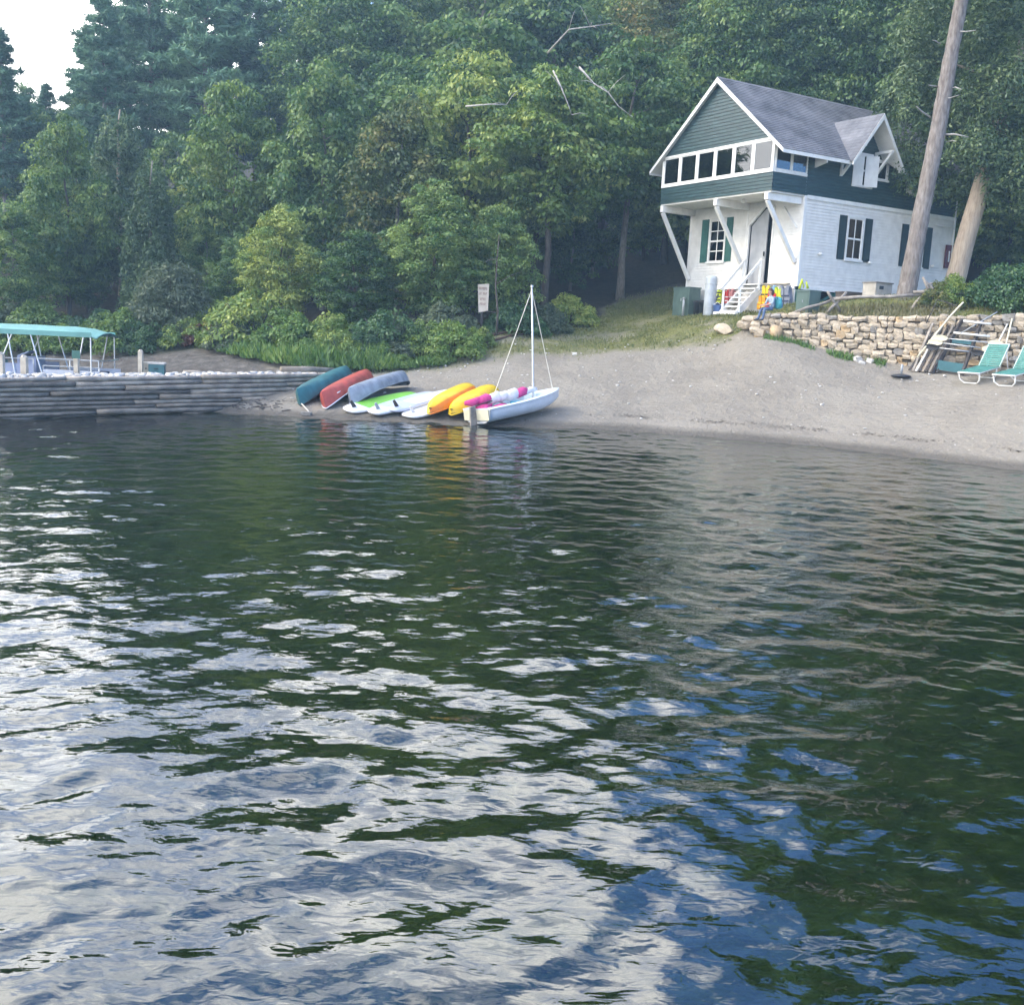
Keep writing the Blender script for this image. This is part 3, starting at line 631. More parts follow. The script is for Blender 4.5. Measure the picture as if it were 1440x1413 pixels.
part('rake_board', 'white_trim', lambda m: m.prism([(X0-.045, -OV-.02, ZE-.14), (X0-.045, -OV-.02, ZE-.005), (X0-.045, HW/2, ZR), (X0-.045, HW/2, ZR-.19)], (.04, 0, 0)), rf)
part('rake_board', 'white_trim', lambda m: m.prism([(X0-.045, HW+OV+.02, ZE-.14), (X0-.045, HW+OV+.02, ZE-.005), (X0-.045, HW/2+.002, ZR), (X0-.045, HW/2+.002, ZR-.19)], (.04, 0, 0)), rf)
part('fascia', 'white_trim', lambda m: m.b2((X0, -OV-.025, ZE-.15), (DL_+.05, -OV+.004, ZE-.02)), rf); part('fascia', 'white_trim', lambda m: m.b2((DR_-.05, -OV-.025, ZE-.15), (X1, -OV+.004, ZE-.02)), rf)
part('fascia', 'white_trim', lambda m: m.b2((X0, HW+OV, ZE-.15), (X1, HW+OV+.025, ZE-.02)), rf)
for u in (.35, 5.1, 5.55, 8.2):
    part('rafter_tail', 'white_trim', lambda m: m.prism([(u, -.02, 5.0), (u, -OV+.02, ZE-.155), (u, -OV+.02, ZE-.23), (u, -.02, 4.45)], (.07, 0, 0)))
# dormer
VB = -OV+(DZ-ZE)/SL     # where the dormer ridge meets the main roof
dm = MB()
for (ue, s) in ((DL_, -1), (DR_, 1)):
    ee = ue+s*.06; ze = 4.86-.06*DS
    vb = -OV+(4.86-ZE)/SL
    P = [Vector((DA, DV, DZ)), Vector((ee, DV, ze)), Vector((ee, vb-.05, ze)), Vector((DA, VB+.05, DZ))]
    Q = [p+Vector((-s*.055, 0, -.05)) for p in P]
    dm.add(P+Q, [(0, 1, 2, 3), (7, 6, 5, 4), (0, 4, 5, 1), (1, 5, 6, 2)])
dm = dm.build('dormer_roof', 'white_paint', house)
dsh = MB()
for (ue, s) in ((DL_, -1), (DR_, 1)):
    ee = ue+s*.09; ze = 4.86-.09*DS; vb = -OV+(4.86-ZE)/SL
    courses(dsh, (ee, DV-.03, ze+.012), (ee, vb-.05, ze+.012), (DA, DV-.03, DZ+.012), (DA, VB+.05, DZ+.012), 15, .009)
dsh.build('dormer_shingles', 'shingles', dm)
for (ue, s) in ((DL_, -1), (DR_, 1)):
    ee = ue+s*.07; ze = 4.86-.07*DS
    part('dormer_rake', 'white_trim', lambda m: m.prism([(ee, DV-.045, ze-.15), (ee, DV-.045, ze), (DA, DV-.045, DZ), (DA, DV-.045, DZ-.22)], (0, .04, 0)), dm)
def bracket(m, u, z0, z1, out):
    m.b2((u-.05, -.10, z0), (u+.05, -.022, z1)); m.b2((u-.05, -out, z1-.10), (u+.05, -.101, z1)); m.beam((u, -out+.06, z1-.11), (u, -.10, z0+.06), .09, .09)
part('dormer_bracket', 'white_trim', lambda m: bracket(m, 3.66, 4.45, 5.42, .86)); part('dormer_bracket', 'white_trim', lambda m: bracket(m, 1.78, 4.30, 4.84, .5))
part('dormer_king_post', 'white_trim', lambda m: m.b2((DA-.04, -.06, 5.6), (DA+.04, -.022, 6.5)))

# ------------------------------------------------------------------ stairs up to the door
def H(u, v, z): # house local to world
    c, s = math.cos(HYAW), math.sin(HYAW); return Vector((HX+u*c-v*s, HY+u*s+v*c, HZ+z))
def stairs():
    b = H(-1.3, 2.25, 0); g = gz(b.x, b.y)-HZ
    st = thing('entry_stairs', 'white wooden stairs with handrails rising to the grey cottage door', 'stairs', H(-1.0, 2.25, g), HYAW)
    n = 7; x0, x1, z0, z1 = -1.35, -.2, g+.02, .02
    W_ = lambda p: H(*p)
    def wbeam(name, p0, p1, w, h):
        m = MB(); m.beam(H(*p0), H(*p1), w, h); return m.build(name, 'white_trim', st, world=True)
    for v in (1.78, 2.70): wbeam('stringer', (x0, v, z0), (x1, v, z1-.1), .05, .26)
    for i in range(n):
        t = i/(n-1); x = x0+.1+(x1-x0-.1)*t; z = z0+.1+(z1-z0-.05)*t
        m = MB(); m.beam(H(x, 1.74, z), H(x, 2.74, z), .27, .045); m.build('tread', 'white_trim', st, world=True)
    for v in (1.76, 2.72):
        wbeam('post', (x0+.06, v, g-.05), (x0+.06, v, g+1.0), .08, .08); wbeam('post', (x1-.12, v, z1-.2), (x1-.12, v, z1+1.0), .08, .08)
        wbeam('handrail', (x0-.08, v, g+.98), (x1-.05, v, z1+1.03), .06, .10)
    m = MB(); m.beam(H(x0-.1, 1.6, g+.03), H(x0-.1, 2.9, g+.03), .3, .1); m.build('foot_board', 'white_trim', st, world=True)
stairs()

# ------------------------------------------------------------------ stones
def stone_mesh(name, seed, mat):
    bm = bmesh.new(); bmesh.ops.create_cube(bm, size=1); bmesh.ops.subdivide_edges(bm, edges=bm.edges[:], cuts=1, use_grid_fill=True)
    r = random.Random(seed); k = [r.uniform(.7, 1) for _ in range(8)]
    for v in bm.verts:
        p = v.co; q = Vector((abs(p.x*2)**5, abs(p.y*2)**5, abs(p.z*2)**5)); l = (q.x+q.y+q.z)**(1/5)
        p2 = p/max(l, .01) if l > 0 else p; v.co = p2*r.uniform(.9, 1.08) + Vector([r.uniform(-.075, .075) for _ in range(3)])
    me = bpy.data.meshes.new(name); bm.to_mesh(me); bm.free(); me.materials.append(M(mat)); return me
SM = {m: [stone_mesh('stone', 100*i+j, m) for j in range(4)] for i, m in enumerate(('stone', 'stone_grey', 'stone_gold', 'white_rock'))}
WROT = math.atan2(WD[1], WD[0])
def wpt(a, sd, z): return Vector((WA[0]+WD[0]*a+WNRM[0]*sd, WA[1]+WD[1]*a+WNRM[1]*sd, z))
def stone_wall():
    r = random.Random(11)
    w = thing('stone_wall', 'dry stone retaining wall of tan fieldstones above the beach', 'wall', wpt(0, 0, gz(*wpt(0, -.2, 0)[:2])), WROT)
    L_ = 9.6
    cm = MB(); aa = np.linspace(-.1, L_, 40); P = []
    for a in aa:
        zt = gz(*wpt(a, .7, 0)[:2])+.02; zb = gz(*wpt(a, -.2, 0)[:2])-.3; P += [wpt(a, .20, zb), wpt(a, .20, zt-.06), wpt(a, .62, zt-.04), wpt(a, .62, zb)]
    cm.add(P, [(i*4+j, i*4+j+1, i*4+5+j, i*4+4+j) for i in range(len(aa)-1) for j in range(3)])
    cm.build('wall_core', 'stone_grey', w, world=True)
    row = 0; top0 = 0; n = 0
    while top0 < 2.6 and n < 298:
        h = r.uniform(.13, .21) if row else .18; a = -.15+r.uniform(0, .2)
        while a < L_ and n < 298:
            l = r.uniform(.17, .40)*(1.2 if row == 0 else 1); hh = h*r.uniform(.8, 1.45); am = a+l/2
            q = wpt(am, .7, 0); zt = gz(q.x, q.y)+.04; q = wpt(am, -.15, 0); zb = gz(q.x, q.y)
            zc = zt-top0-h/2+r.uniform(-.05, .05)*(1 if row else .3)
            a += l+.012
            if zc+h*.2 < zb: continue
            f = am/8
            kind = 'stone_gold' if r.random() < .06 else ('stone_grey' if r.random() < (.08+.45*max(0, f-.6)) else 'stone')
            o = bpy.data.objects.new('stone', r.choice(SM[kind])); C.objects.link(o); o.parent = w
            iv = Matrix.Rotation(-WROT, 4, 'Z') @ Matrix.Translation(-w.location)
            o.location = iv @ wpt(am, .14+r.uniform(-.05, .05), zc); o.scale = (l*1.14, r.uniform(.36, .55), hh*1.10); o.rotation_euler = (r.uniform(-.12, .12), r.uniform(-.14, .14), r.uniform(-.1, .1)); n += 1
        top0 += h; row += 1
stone_wall()
def boulder_mesh(seed, mat):
    bm = bmesh.new(); bmesh.ops.create_icosphere(bm, subdivisions=3, radius=.5); r = np.random.default_rng(seed); K = r.normal(size=(9, 3)); K /= np.linalg.norm(K, axis=1)[:, None]; D = r.uniform(.30, .44, 9)
    for v in bm.verts:
        p = np.array(v.co)
        for k, d in zip(K, D):
            q = p@k
            if q > d: p = p-k*(q-d)*.85
        v.co = Vector(p*(1+.03*math.sin(p[0]*23+seed)*math.sin(p[1]*19+p[2]*17)))
    me = bpy.data.meshes.new('boulder'); bm.to_mesh(me); bm.free(); me.materials.append(M(mat)); return me
BL = [('rounded tan boulder at the head of the stone wall beneath the sitting person', 1092, 458, (.9, .6, .55)), ('long pale slab of rock lying left of the wall end', 1048, 463, (1.2, .6, .40)), ('small pale boulder at the tip of the rock line below the stairs', 1018, 470, (.85, .6, .48)),
      ('flat rock leaning between the slab and the wall end', 1058, 456, (.8, .5, .36)), ('warm orange boulder set at the foot of the wall end', 1091, 478, (.75, .55, .6))]
for i, (lb, px, py, sc) in enumerate(BL):
    p = on_ground(px, py, 32, 45); o = bpy.data.objects.new('boulder', boulder_mesh(i+3, 'stone_gold' if i in (0, 4) else 'stone')); C.objects.link(o)
    o.location = p+Vector((0, .1, sc[2]*.32)); o.scale = sc; o.rotation_euler = (.1, -.15, .3+i); tag(o, lb, 'boulder')
def rock_scatter(name, label, pts, smin, smax, mats, seed, kind='stuff'):
    """many small stones as one mesh"""
    r = np.random.default_rng(seed); base = [np.array([v.co for v in m.vertices]) for m in SM[mats]]; bf = [np.array([list(p.vertices) for p in m.polygons]) for m in SM[mats]]
    V = []; F = []; o = 0
    for p in pts:
        k = r.integers(4); s = smin+(smax-smin)*r.random()**2; an = r.random()*6.28; c, sn = math.cos(an), math.sin(an)
        v = base[k]*(s, s*r.uniform(.6, 1), s*r.uniform(.4, .75)); v = np.stack([v[:, 0]*c-v[:, 1]*sn, v[:, 0]*sn+v[:, 1]*c, v[:, 2]], 1)+np.array(p)+(0, 0, s*.12)
        V.append(v); F.append(bf[k]+o); o += len(v)
    return tag(np_mesh(name, np.concatenate(V), np.concatenate(F), mats), label, 'stones', kind=kind)

# ------------------------------------------------------------------ log pier
PA = Vector((-16.4, 19.8, 0)); PB = Vector((-5.3, 33.4, 0)); PD = (PB-PA).normalized(); PN = Vector((-PD.y, PD.x, 0)); PLEN = (PB-PA).length
def pier():
    r = random.Random(3)
    w = thing('log_pier', 'low crib pier of stacked grey logs filled with white stones', 'pier', PA.copy())
    levels = 9
    for lv in range(levels):
        a = -r.uniform(0, 3)
        while a < PLEN-1:
            l = r.uniform(3.2, 6.2); rad = r.uniform(.045, .078); z = -.04+lv*.112; off = .10*lv/levels+.05*r.uniform(-1, 1); e = min(a+l, PLEN+.4)
            t0, t1 = a/PLEN, e/PLEN; lift = lambda t: .22*max(0, t)*lv/levels
            p0 = PA+PD*a+PN*(off+r.uniform(-.02, .02)); p1 = PA+PD*e+PN*(off+r.uniform(-.02, .02))
            p0.z = z+lift(t0)+r.uniform(-.02, .025); p1.z = z+lift(t1)+r.uniform(-.025, .02)
            m = MB(); seg = 6; path = []
            for s in range(seg+1):
                q = p0.lerp(p1, s/seg); q = q+Vector((0, 0, r.uniform(-.012, .012)))+PN*r.uniform(-.015, .015); path.append(q)
            m.tube(path, [rad*(1.08-.22*s/seg)*r.uniform(.94, 1.06) for s in range(seg+1)], 9, jit=.05, rr=r)
            c = p0.lerp(p1, .5); o = m.build('log', 'grey_log', None, True, origin=c-PA if False else c); o.parent = w; o.location = c-w.location
            a = e+.03
    # stone filled core
    n = 60; P = []
    for i in range(n+1):
        a = PLEN*i/n; p = PA+PD*a; t = a/PLEN
        for (sd, z) in ((.16, -.9), (.16, .80+.2*t), (.5, .88+.16*t), (1.4, .88+.12*t), (2.1, .6), (2.6, -.9)):
            q = p+PN*sd; P.append((q.x, q.y, z+(r.uniform(-.04, .04) if z > 0 else 0)))
    m = MB(); m.add(P, [(i*6+j, i*6+j+1, i*6+7+j, i*6+6+j) for i in range(n) for j in range(5)]); m.build('stone_fill', 'stone_grey', w, world=True)
    pts = []
    rr = np.random.default_rng(8)
    for i in range(900):
        a = PLEN*rr.random(); sd = .18+rr.random()*1.7; q = PA+PD*a+PN*sd; t = a/PLEN; pts.append((q.x, q.y, min(.82+.2*t+(sd-.16)*.15, .89+.14*t)-max(0, sd-1.4)*.4+.01))
    o = rock_scatter('fill_stones', None, pts, .07, .20, 'white_rock', 4); o.parent = w; o.location = -w.location
    for k in ('category', 'label'):
        if k in o: del o[k]
pier()
for i, (lb, p0, p1, rad) in enumerate([('pale driftwood plank lying on top of the log pier near the weeds', (395, 519), (470, 521), .09), ('bleached driftwood pole on the mud behind the log pier', (258, 523), (295, 525), .06)]):
    a = at(*p0, 32.2 if i == 0 else 34); b = at(*p1, 33.4 if i == 0 else 34.5); m = MB(); m.tube([a, a.lerp(b, .5)+Vector((0, 0, .02)), b], [rad, rad, rad*.8], 8, jit=.1, rr=rnd)
    tag(m.build('driftwood', 'grey_log', None, True, origin=a.lerp(b, .5)), lb, 'driftwood')
for i, (px, py0, py1, Y, w_, lb) in enumerate([(3, 498, 548, 25.6, .13, 'pale square mooring post at the outer end of the log pier'), (35, 502, 540, 27.6, .15, 'pale square mooring post standing beside the teal boat seat'), (108, 500, 536, 28.6, .12, 'weathered mooring post carrying the small green sign'), (198, 494, 532, 30.6, .12, 'tall pale mooring post beside the grey and green boxes')]):
    a = at(px, py1, Y); b = at(px, py0, Y); m = MB(); m.b2((a.x-w_/2, a.y-w_/2, min(a.z, .7)), (a.x+w_/2, a.y+w_/2, b.z)); m.lathe((a.x, a.y, b.z), [(w_*.6, 0), (w_*.35, .05)], 4)
    tag(m.build('mooring_post', 'pale_post', None, origin=(a.x, a.y, min(a.z, .7))), lb, 'post')
p = at(108, 505, 28.5); q = at(108, 492, 28.5); gsn = MB(); gsn.box(((p.x+q.x)/2, 28.45, (p.z+q.z)/2), (.22, .03, .22)); tag(gsn.build('green_sign', 'shutter_green', None, origin=(p.x, 28.45, p.z)), 'small green square sign fixed on a mooring post', 'sign')
def small_box(name, lb, px, pyb, Y, w, d, h, mat, lid=None, cat='box', rot=.2):
    p = at(px, pyb, Y); t = thing(name, lb, cat, p, rot); m = MB(); m.b2((-w/2, -d/2, 0), (w/2, d/2, h)); m.build('body', mat, t)
    m = MB(); m.b2((-w/2-.02, -d/2-.02, h), (w/2+.02, d/2+.02, h+.05)); m.build('lid', lid or mat, t)
    m = MB(); m.b2((-w*.15, -d/2-.02, h*.6), (w*.15, -d/2-.001, h*.68)); m.build('handle', 'bin_black', t)
    return t
small_box('dock_box', 'small teal storage box with pale lid on the log pier', 221, 529, 30.8, .44, .4, .36, 'teal_box', 'white_rock')
small_box('grey_box', 'narrow grey box between the tall mooring post and teal box', 206, 530, 31.0, .16, .2, .40, 'crate')
# pontoon boat in the inlet
def pontoon():
    b0 = at(75, 530, 34); Z = 0
    t = thing('pontoon_boat', 'lavender pontoon boat under a long teal canopy behind the pier', 'boat', (b0.x, 34, 0), R(4))
    def pt(name, mat, fn, parent=None, smooth=False):
        m = MB(); fn(m); return m.build(name, mat, parent or t, smooth)
    x0, x1 = -4.6, 1.95
    for y in (-.75, .75): pt('pontoon', 'aluminium', lambda m: m.tube([(x0, y, .05), (x0+.3, y, .08), (x1-.5, y, .08), (x1, y, .2)], [.12, .3, .3, .06], 12), smooth=True)
    pt('deck', 'boat_white', lambda m: m.b2((x0+.2, -1.15, .36), (x1, 1.15, .46)))
    for (a, b, mt) in ((x0+.3, -3.0, 'boat_lav'), (-2.6, -1.9, 'teal_box'), (-1.5, -.2, 'boat_lav'), (.1, 1.85, 'boat_white')):
        h_ = .62 if mt != 'boat_white' else .42
        f = pt('fence_panel', mt, lambda m: m.b2((a, -1.12, .48), (b, -1.08, .48+h_*.75))); pt('fence_rail', 'aluminium', lambda m: (m.tube([(a, -1.1, .48+h_), (b, -1.1, .48+h_)], .02, 6), m.tube([(a, -1.1, .46), (a, -1.1, .48+h_)], .02, 6), m.tube([(b, -1.1, .46), (b, -1.1, .48+h_)], .02, 6)), f)
        f = pt('fence_panel', mt, lambda m: m.b2((a, 1.08, .48), (b, 1.12, .48+h_*.75)))
    pt('console', 'boat_lav', lambda m: (m.b2((-.95, -.5, .46), (-.35, .3, 1.15)), m.beam((-.95, -.1, 1.15), (-.6, -.1, 1.3), .7, .05)))
    for x in (-2.6, -3.4): s = pt('seat', 'teal_box', lambda m: m.b2((x-.3, -.6, .46), (x+.3, .5, .85))); pt('seat_back', 'teal_box', lambda m: m.b2((x-.3, -.6, .85), (x-.18, .5, 1.25)), s)
    pt('bow_bench', 'navy_cloth', lambda m: (m.b2((.3, -.7, .46), (1.6, .7, .72))))
    pt('bow_rail', 'aluminium', lambda m: (m.tube([(-.1, -1.0, 1.12), (1.8, -1.0, 1.12), (1.85, 0, 1.1), (1.8, 1.0, 1.12)], .025, 6), m.tube([(1.8, -1.0, .46), (1.8, -1.0, 1.12)], .02, 6), m.tube([(.9, -1.0, .46), (.9, -1.0, 1.12)], .02, 6)))
    # canopy: arched sheet with thickness
    P = []; n = 12; k = 8
    for i in range(n+1):
        x = x0+(x1-.15-x0)*i/n; end = max(0, (i-n+2)/2)**2*.16 + max(0, (2-i)/2)**2*.16
        for j in range(k+1):
            y = -1.2+2.4*j/k; z = 2.00+.16*(1-((j/k-.5)*2)**2)-end+(.012 if i % 3 else 0); P.append((x, y, z))
    F = [(i*(k+1)+j, i*(k+1)+j+1, (i+1)*(k+1)+j+1, (i+1)*(k+1)+j) for i in range(n) for j in range(k)]
    m = MB(); m.add(P, F); m.add([(a, b, c-.03) for a, b, c in P], [tuple(reversed(f)) for f in F])
    cn_ = m.build('canopy', 'canopy_teal', t, True)
    for y in (-1.2, 1.2): pt('valance', 'canopy_teal', lambda m: m.b2((x0+.1, y-.012, 1.86), (x1-.3, y+.012, 2.015)), cn_)
    for y in (-1.17, 1.17):
        for (xa, xb) in ((-2.0, -2.6), (-1.35, -.8), (-.75, -.95), (.1, -.25), (1.15, 1.4), (1.62, 1.62)):
            pt('canopy_strut', 'aluminium', lambda m: m.tube([(xb if xb != -2.6 else -2.6, y, 1.9), (xa, y, .6)], .022, 6))
pontoon()

# ------------------------------------------------------------------ boats on the beach
def place_long(t, near, far, length=None):
    """orient an Empty's local +X along near->far on the ground slope"""
    d = (far-near); x = d.normalized(); y = Vector((0, 0, 1)).cross(x).normalized(); z = x.cross(y)
    return Matrix((x, y, z)).transposed().to_4x4()
def hull_mesh(L_, W_, D_, sheer, rocker, n=28, m=8, full=.75, pw=2.4, roundness=.75):
    """open hull, keel down, centred; returns verts, faces, gunwale loops"""
    V = []; F = []
    for i in range(n+1):
        t = -1+2*i/n; w = W_/2*max(0, 1-abs(t)**pw)**full; kz = rocker*abs(t)**3; g = D_+sheer*abs(t)**3.2
        ex = t*L_/2
        for j in range(-m, m+1):
            a = abs(j)/m; s = 1 if j >= 0 else -1
            y = s*w*math.sin(a*math.pi/2)**roundness; z = kz+(g-kz)*(a**1.9)
            x = ex*(1-(0.05*(1-a) if abs(t) > .9 else 0)); V.append((x, y, z))
    k = 2*m+1
    for i in range(n):
        for j in range(k-1): F.append((i*k+j, i*k+j+1, (i+1)*k+j+1, (i+1)*k+j))
    gl = [[V[i*k+k-1] for i in range(n+1)], [V[i*k] for i in range(n+1)]]
    return V, F, gl
def canoe(name, lb, near, far, mat, L_, lean, lift, gun='dark_gunwale', side=0):
    a = on_ground(*near); b = on_ground(*far); mid = a.lerp(b, .5); d = (b-a).normalized(); a2 = mid-d*L_/2; b2 = mid+d*L_/2
    mid = a+d*L_/2; mid.z = (a.z + gz((a+d*L_).x, (a+d*L_).y))/2
    t = thing(name, lb, 'canoe', mid)
    e = a+d*L_; e.z = gz(e.x, e.y); Rm = place_long(t, Vector((a.x, a.y, a.z)), e)
    t.matrix_basis = Matrix.Translation(mid+Vector((0, 0, lift))) @ Rm @ Matrix.Rotation(math.pi+lean, 4, 'X')
    V, F, gl = hull_mesh(L_, .90, .36, .20, .06, pw=3.4, full=.8)
    m = MB(); V = [(x, y, z-.36) for x, y, z in V]; m.add(V, F); V2 = [(x*.995, y*.96, z+.012) for x, y, z in V]; m.add(V2, [tuple(reversed(f)) for f in F])
    h = m.build('hull', mat, t, True)
    for g in gl: q = MB(); q.tube([(x, y, z-.36) for x, y, z in g], .018, 6); q.build('gunwale', gun, t, True)
    for x in (-.9, .1, 1.0): q = MB(); q.b2((x-.06, -.38, -.05), (x+.06, .38, -.03)); q.build('thwart', 'old_wood', t)
    for s in (-1, 1): q = MB(); q.prism([(s*L_*.5, 0, .15), (s*L_*.40, .13, .10), (s*L_*.40, -.13, .10)], (0, 0, .02)); q.build('deck_plate', mat, t)
    if side: q = MB(); [q.b2((-L_*.40+.02+i*.05, .30, -.12), (-L_*.40+.055+i*.05, .325, -.09)) for i in range(5)]; q.build('maker_mark', 'board_white', t)
    return t
canoe('canoe', 'dark teal canoe overturned beside the logs', (420, 573), (500, 534), 'teal_canoe', 4.1, -.30, .22)
canoe('canoe', 'faded red canoe lying overturned between the teal and grey canoes', (455, 577), (538, 534), 'red_canoe', 4.2, -.34, .23, 'board_white', 1)
canoe('canoe', 'blue grey canoe overturned with a gap arching beneath its side', (492, 573), (585, 538), 'grey_canoe', 4.2, -.30, .27, 'grey_canoe')
def board(name, lb, near, far, L_, W_, mat_edge, mat_top, fin, tilt=0, lift=.05, cat='paddle board'):
    a = on_ground(*near); b = on_ground(*far); d = (b-a).normalized(); e = a+d*L_; e.z = gz(e.x, e.y); t = thing(name, lb, cat, a)
    t.matrix_basis = Matrix.Translation(a.lerp(e, .5)+Vector((0, 0, lift))) @ place_long(t, a, e) @ Matrix.Rotation(tilt, 4, 'X')
    n = 26; P = []; rings = ((.0, 0.86, -.055), (0, 1.0, -.01), (0, 1.0, .02), (0, .88, .05), (0, .6, .06))
    def outline(s):
        Q = []
        for i in range(n):
            q = 2*math.pi*i/n; x = math.cos(q); y = math.sin(q); Q.append((L_/2*math.copysign(abs(x)**.8, x)*(1 if s == 1 else 1-(1-s)*W_/L_*1.2), W_/2*math.copysign(abs(y)**.62, y)*s*(1-.12*x)))
        return Q
    V = []; F = []
    for (_, s, z) in rings:
        for (x, y) in outline(s): V.append((x, y, z+.06*(abs(x)/(L_/2))**3*.0))
    for i in range(len(rings)-1):
        for k in range(n): F.append((i*n+k, i*n+(k+1) % n, (i+1)*n+(k+1) % n, (i+1)*n+k))
    F += [tuple(range(n-1, -1, -1)), tuple(range((len(rings)-1)*n, len(rings)*n))]
    m = MB(); m.add(V, F); m.build('board_body', mat_edge, t, True)
    if mat_top:
        O_ = [(x, y) for x, y in outline(.78) if x > -L_*.30]; m = MB(); m.prism([(x, y, .0605) for x, y in O_], (0, 0, .006)); m.build('deck_patch', mat_top, t)
    m = MB(); m.prism([(-L_/2+.42, -.012, .05), (-L_/2+.25, -.012, .05), (-L_/2+.12, -.012, .26), (-L_/2+.20, -.012, .28)], (0, .024, 0)); m.build('fin', fin, t)
    return t
board('paddle_board', 'lime green and white paddle board with a black fin', (487, 583), (606, 555), 3.1, .78, 'board_white', 'board_green', 'black_plastic', .20, .10)
board('paddle_board', 'white paddle board with a dark strap beside the lime green board', (522, 588), (620, 557), 3.2, .70, 'board_white', 'board_lav', 'metal_grey', .16, .14)
board('paddle_board', 'lavender paddle board resting on the white boards', (548, 586), (645, 556), 3.2, .66, 'board_lav', 'board_white', 'black_plastic', .14, .18)
board('paddle_board', 'broad plain white board beside the orange kayak', (572, 590), (668, 556), 3.0, .84, 'board_white', None, 'board_white', .08, .08)
def kayak(name, lb, near, far, mats, L_, lift):
    a = on_ground(*near); b = on_ground(*far); d = (b-a).normalized(); e = a+d*L_; e.z = gz(e.x, e.y); t = thing(name, lb, 'kayak', a)
    t.matrix_basis = Matrix.Translation(a.lerp(e, .5)+Vector((0, 0, lift))) @ place_long(t, a, e) @ Matrix.Rotation(math.pi-.12, 4, 'X')
    V, F, gl = hull_mesh(L_, .88, .32, .06, .20, 28, 8, .62, 2.2, .9); V = [(x, y, z-.32) for x, y, z in V]
    V = [(x, y, z - .035*math.exp(-(y/.05)**2)) for x, y, z in V]
    m = MB()
    for f in F:
        pass
    k = 17; m.v = V; m.f = F; m.mi = [0 if (q[0] % k) < 12 else (1 if len(mats) > 1 else 0) for q in F]
    m.build('hull', mats, t, True)
    q = MB(); q.add([(x, y*.97, -.0) for x, y, z in gl[0]]+[(x, y*.97, -.0) for x, y, z in reversed(gl[1])], [tuple(range(2*len(gl[0])))]); q.v = [(x, y, .02) for x, y, z in q.v]; q.build('deck', mats[0], t)
    for g in gl: q = MB(); q.tube(g if False else [(x, y, z-.30) for x, y, z in g], .022, 6); q.build('rim', mats[0] if g is gl[1] else mats[-1], t, True)
    q = MB(); q.tube([(-L_/2+.08, -.04, -.06), (-L_/2-.02, 0, -.10), (-L_/2+.08, .04, -.06)], .014, 6); q.build('grab_handle', 'black_plastic', t)
kayak('kayak', 'overturned kayak with a yellow flank and an orange flank', (604, 592), (672, 556), ['kayak_yellow', 'kayak_orange'], 3.1, .27)
kayak('kayak', 'all yellow overturned kayak next to the white sailing dinghy', (634, 593), (706, 557), ['kayak_yellow'], 3.0, .26)
o_ = on_ground(690, 556)
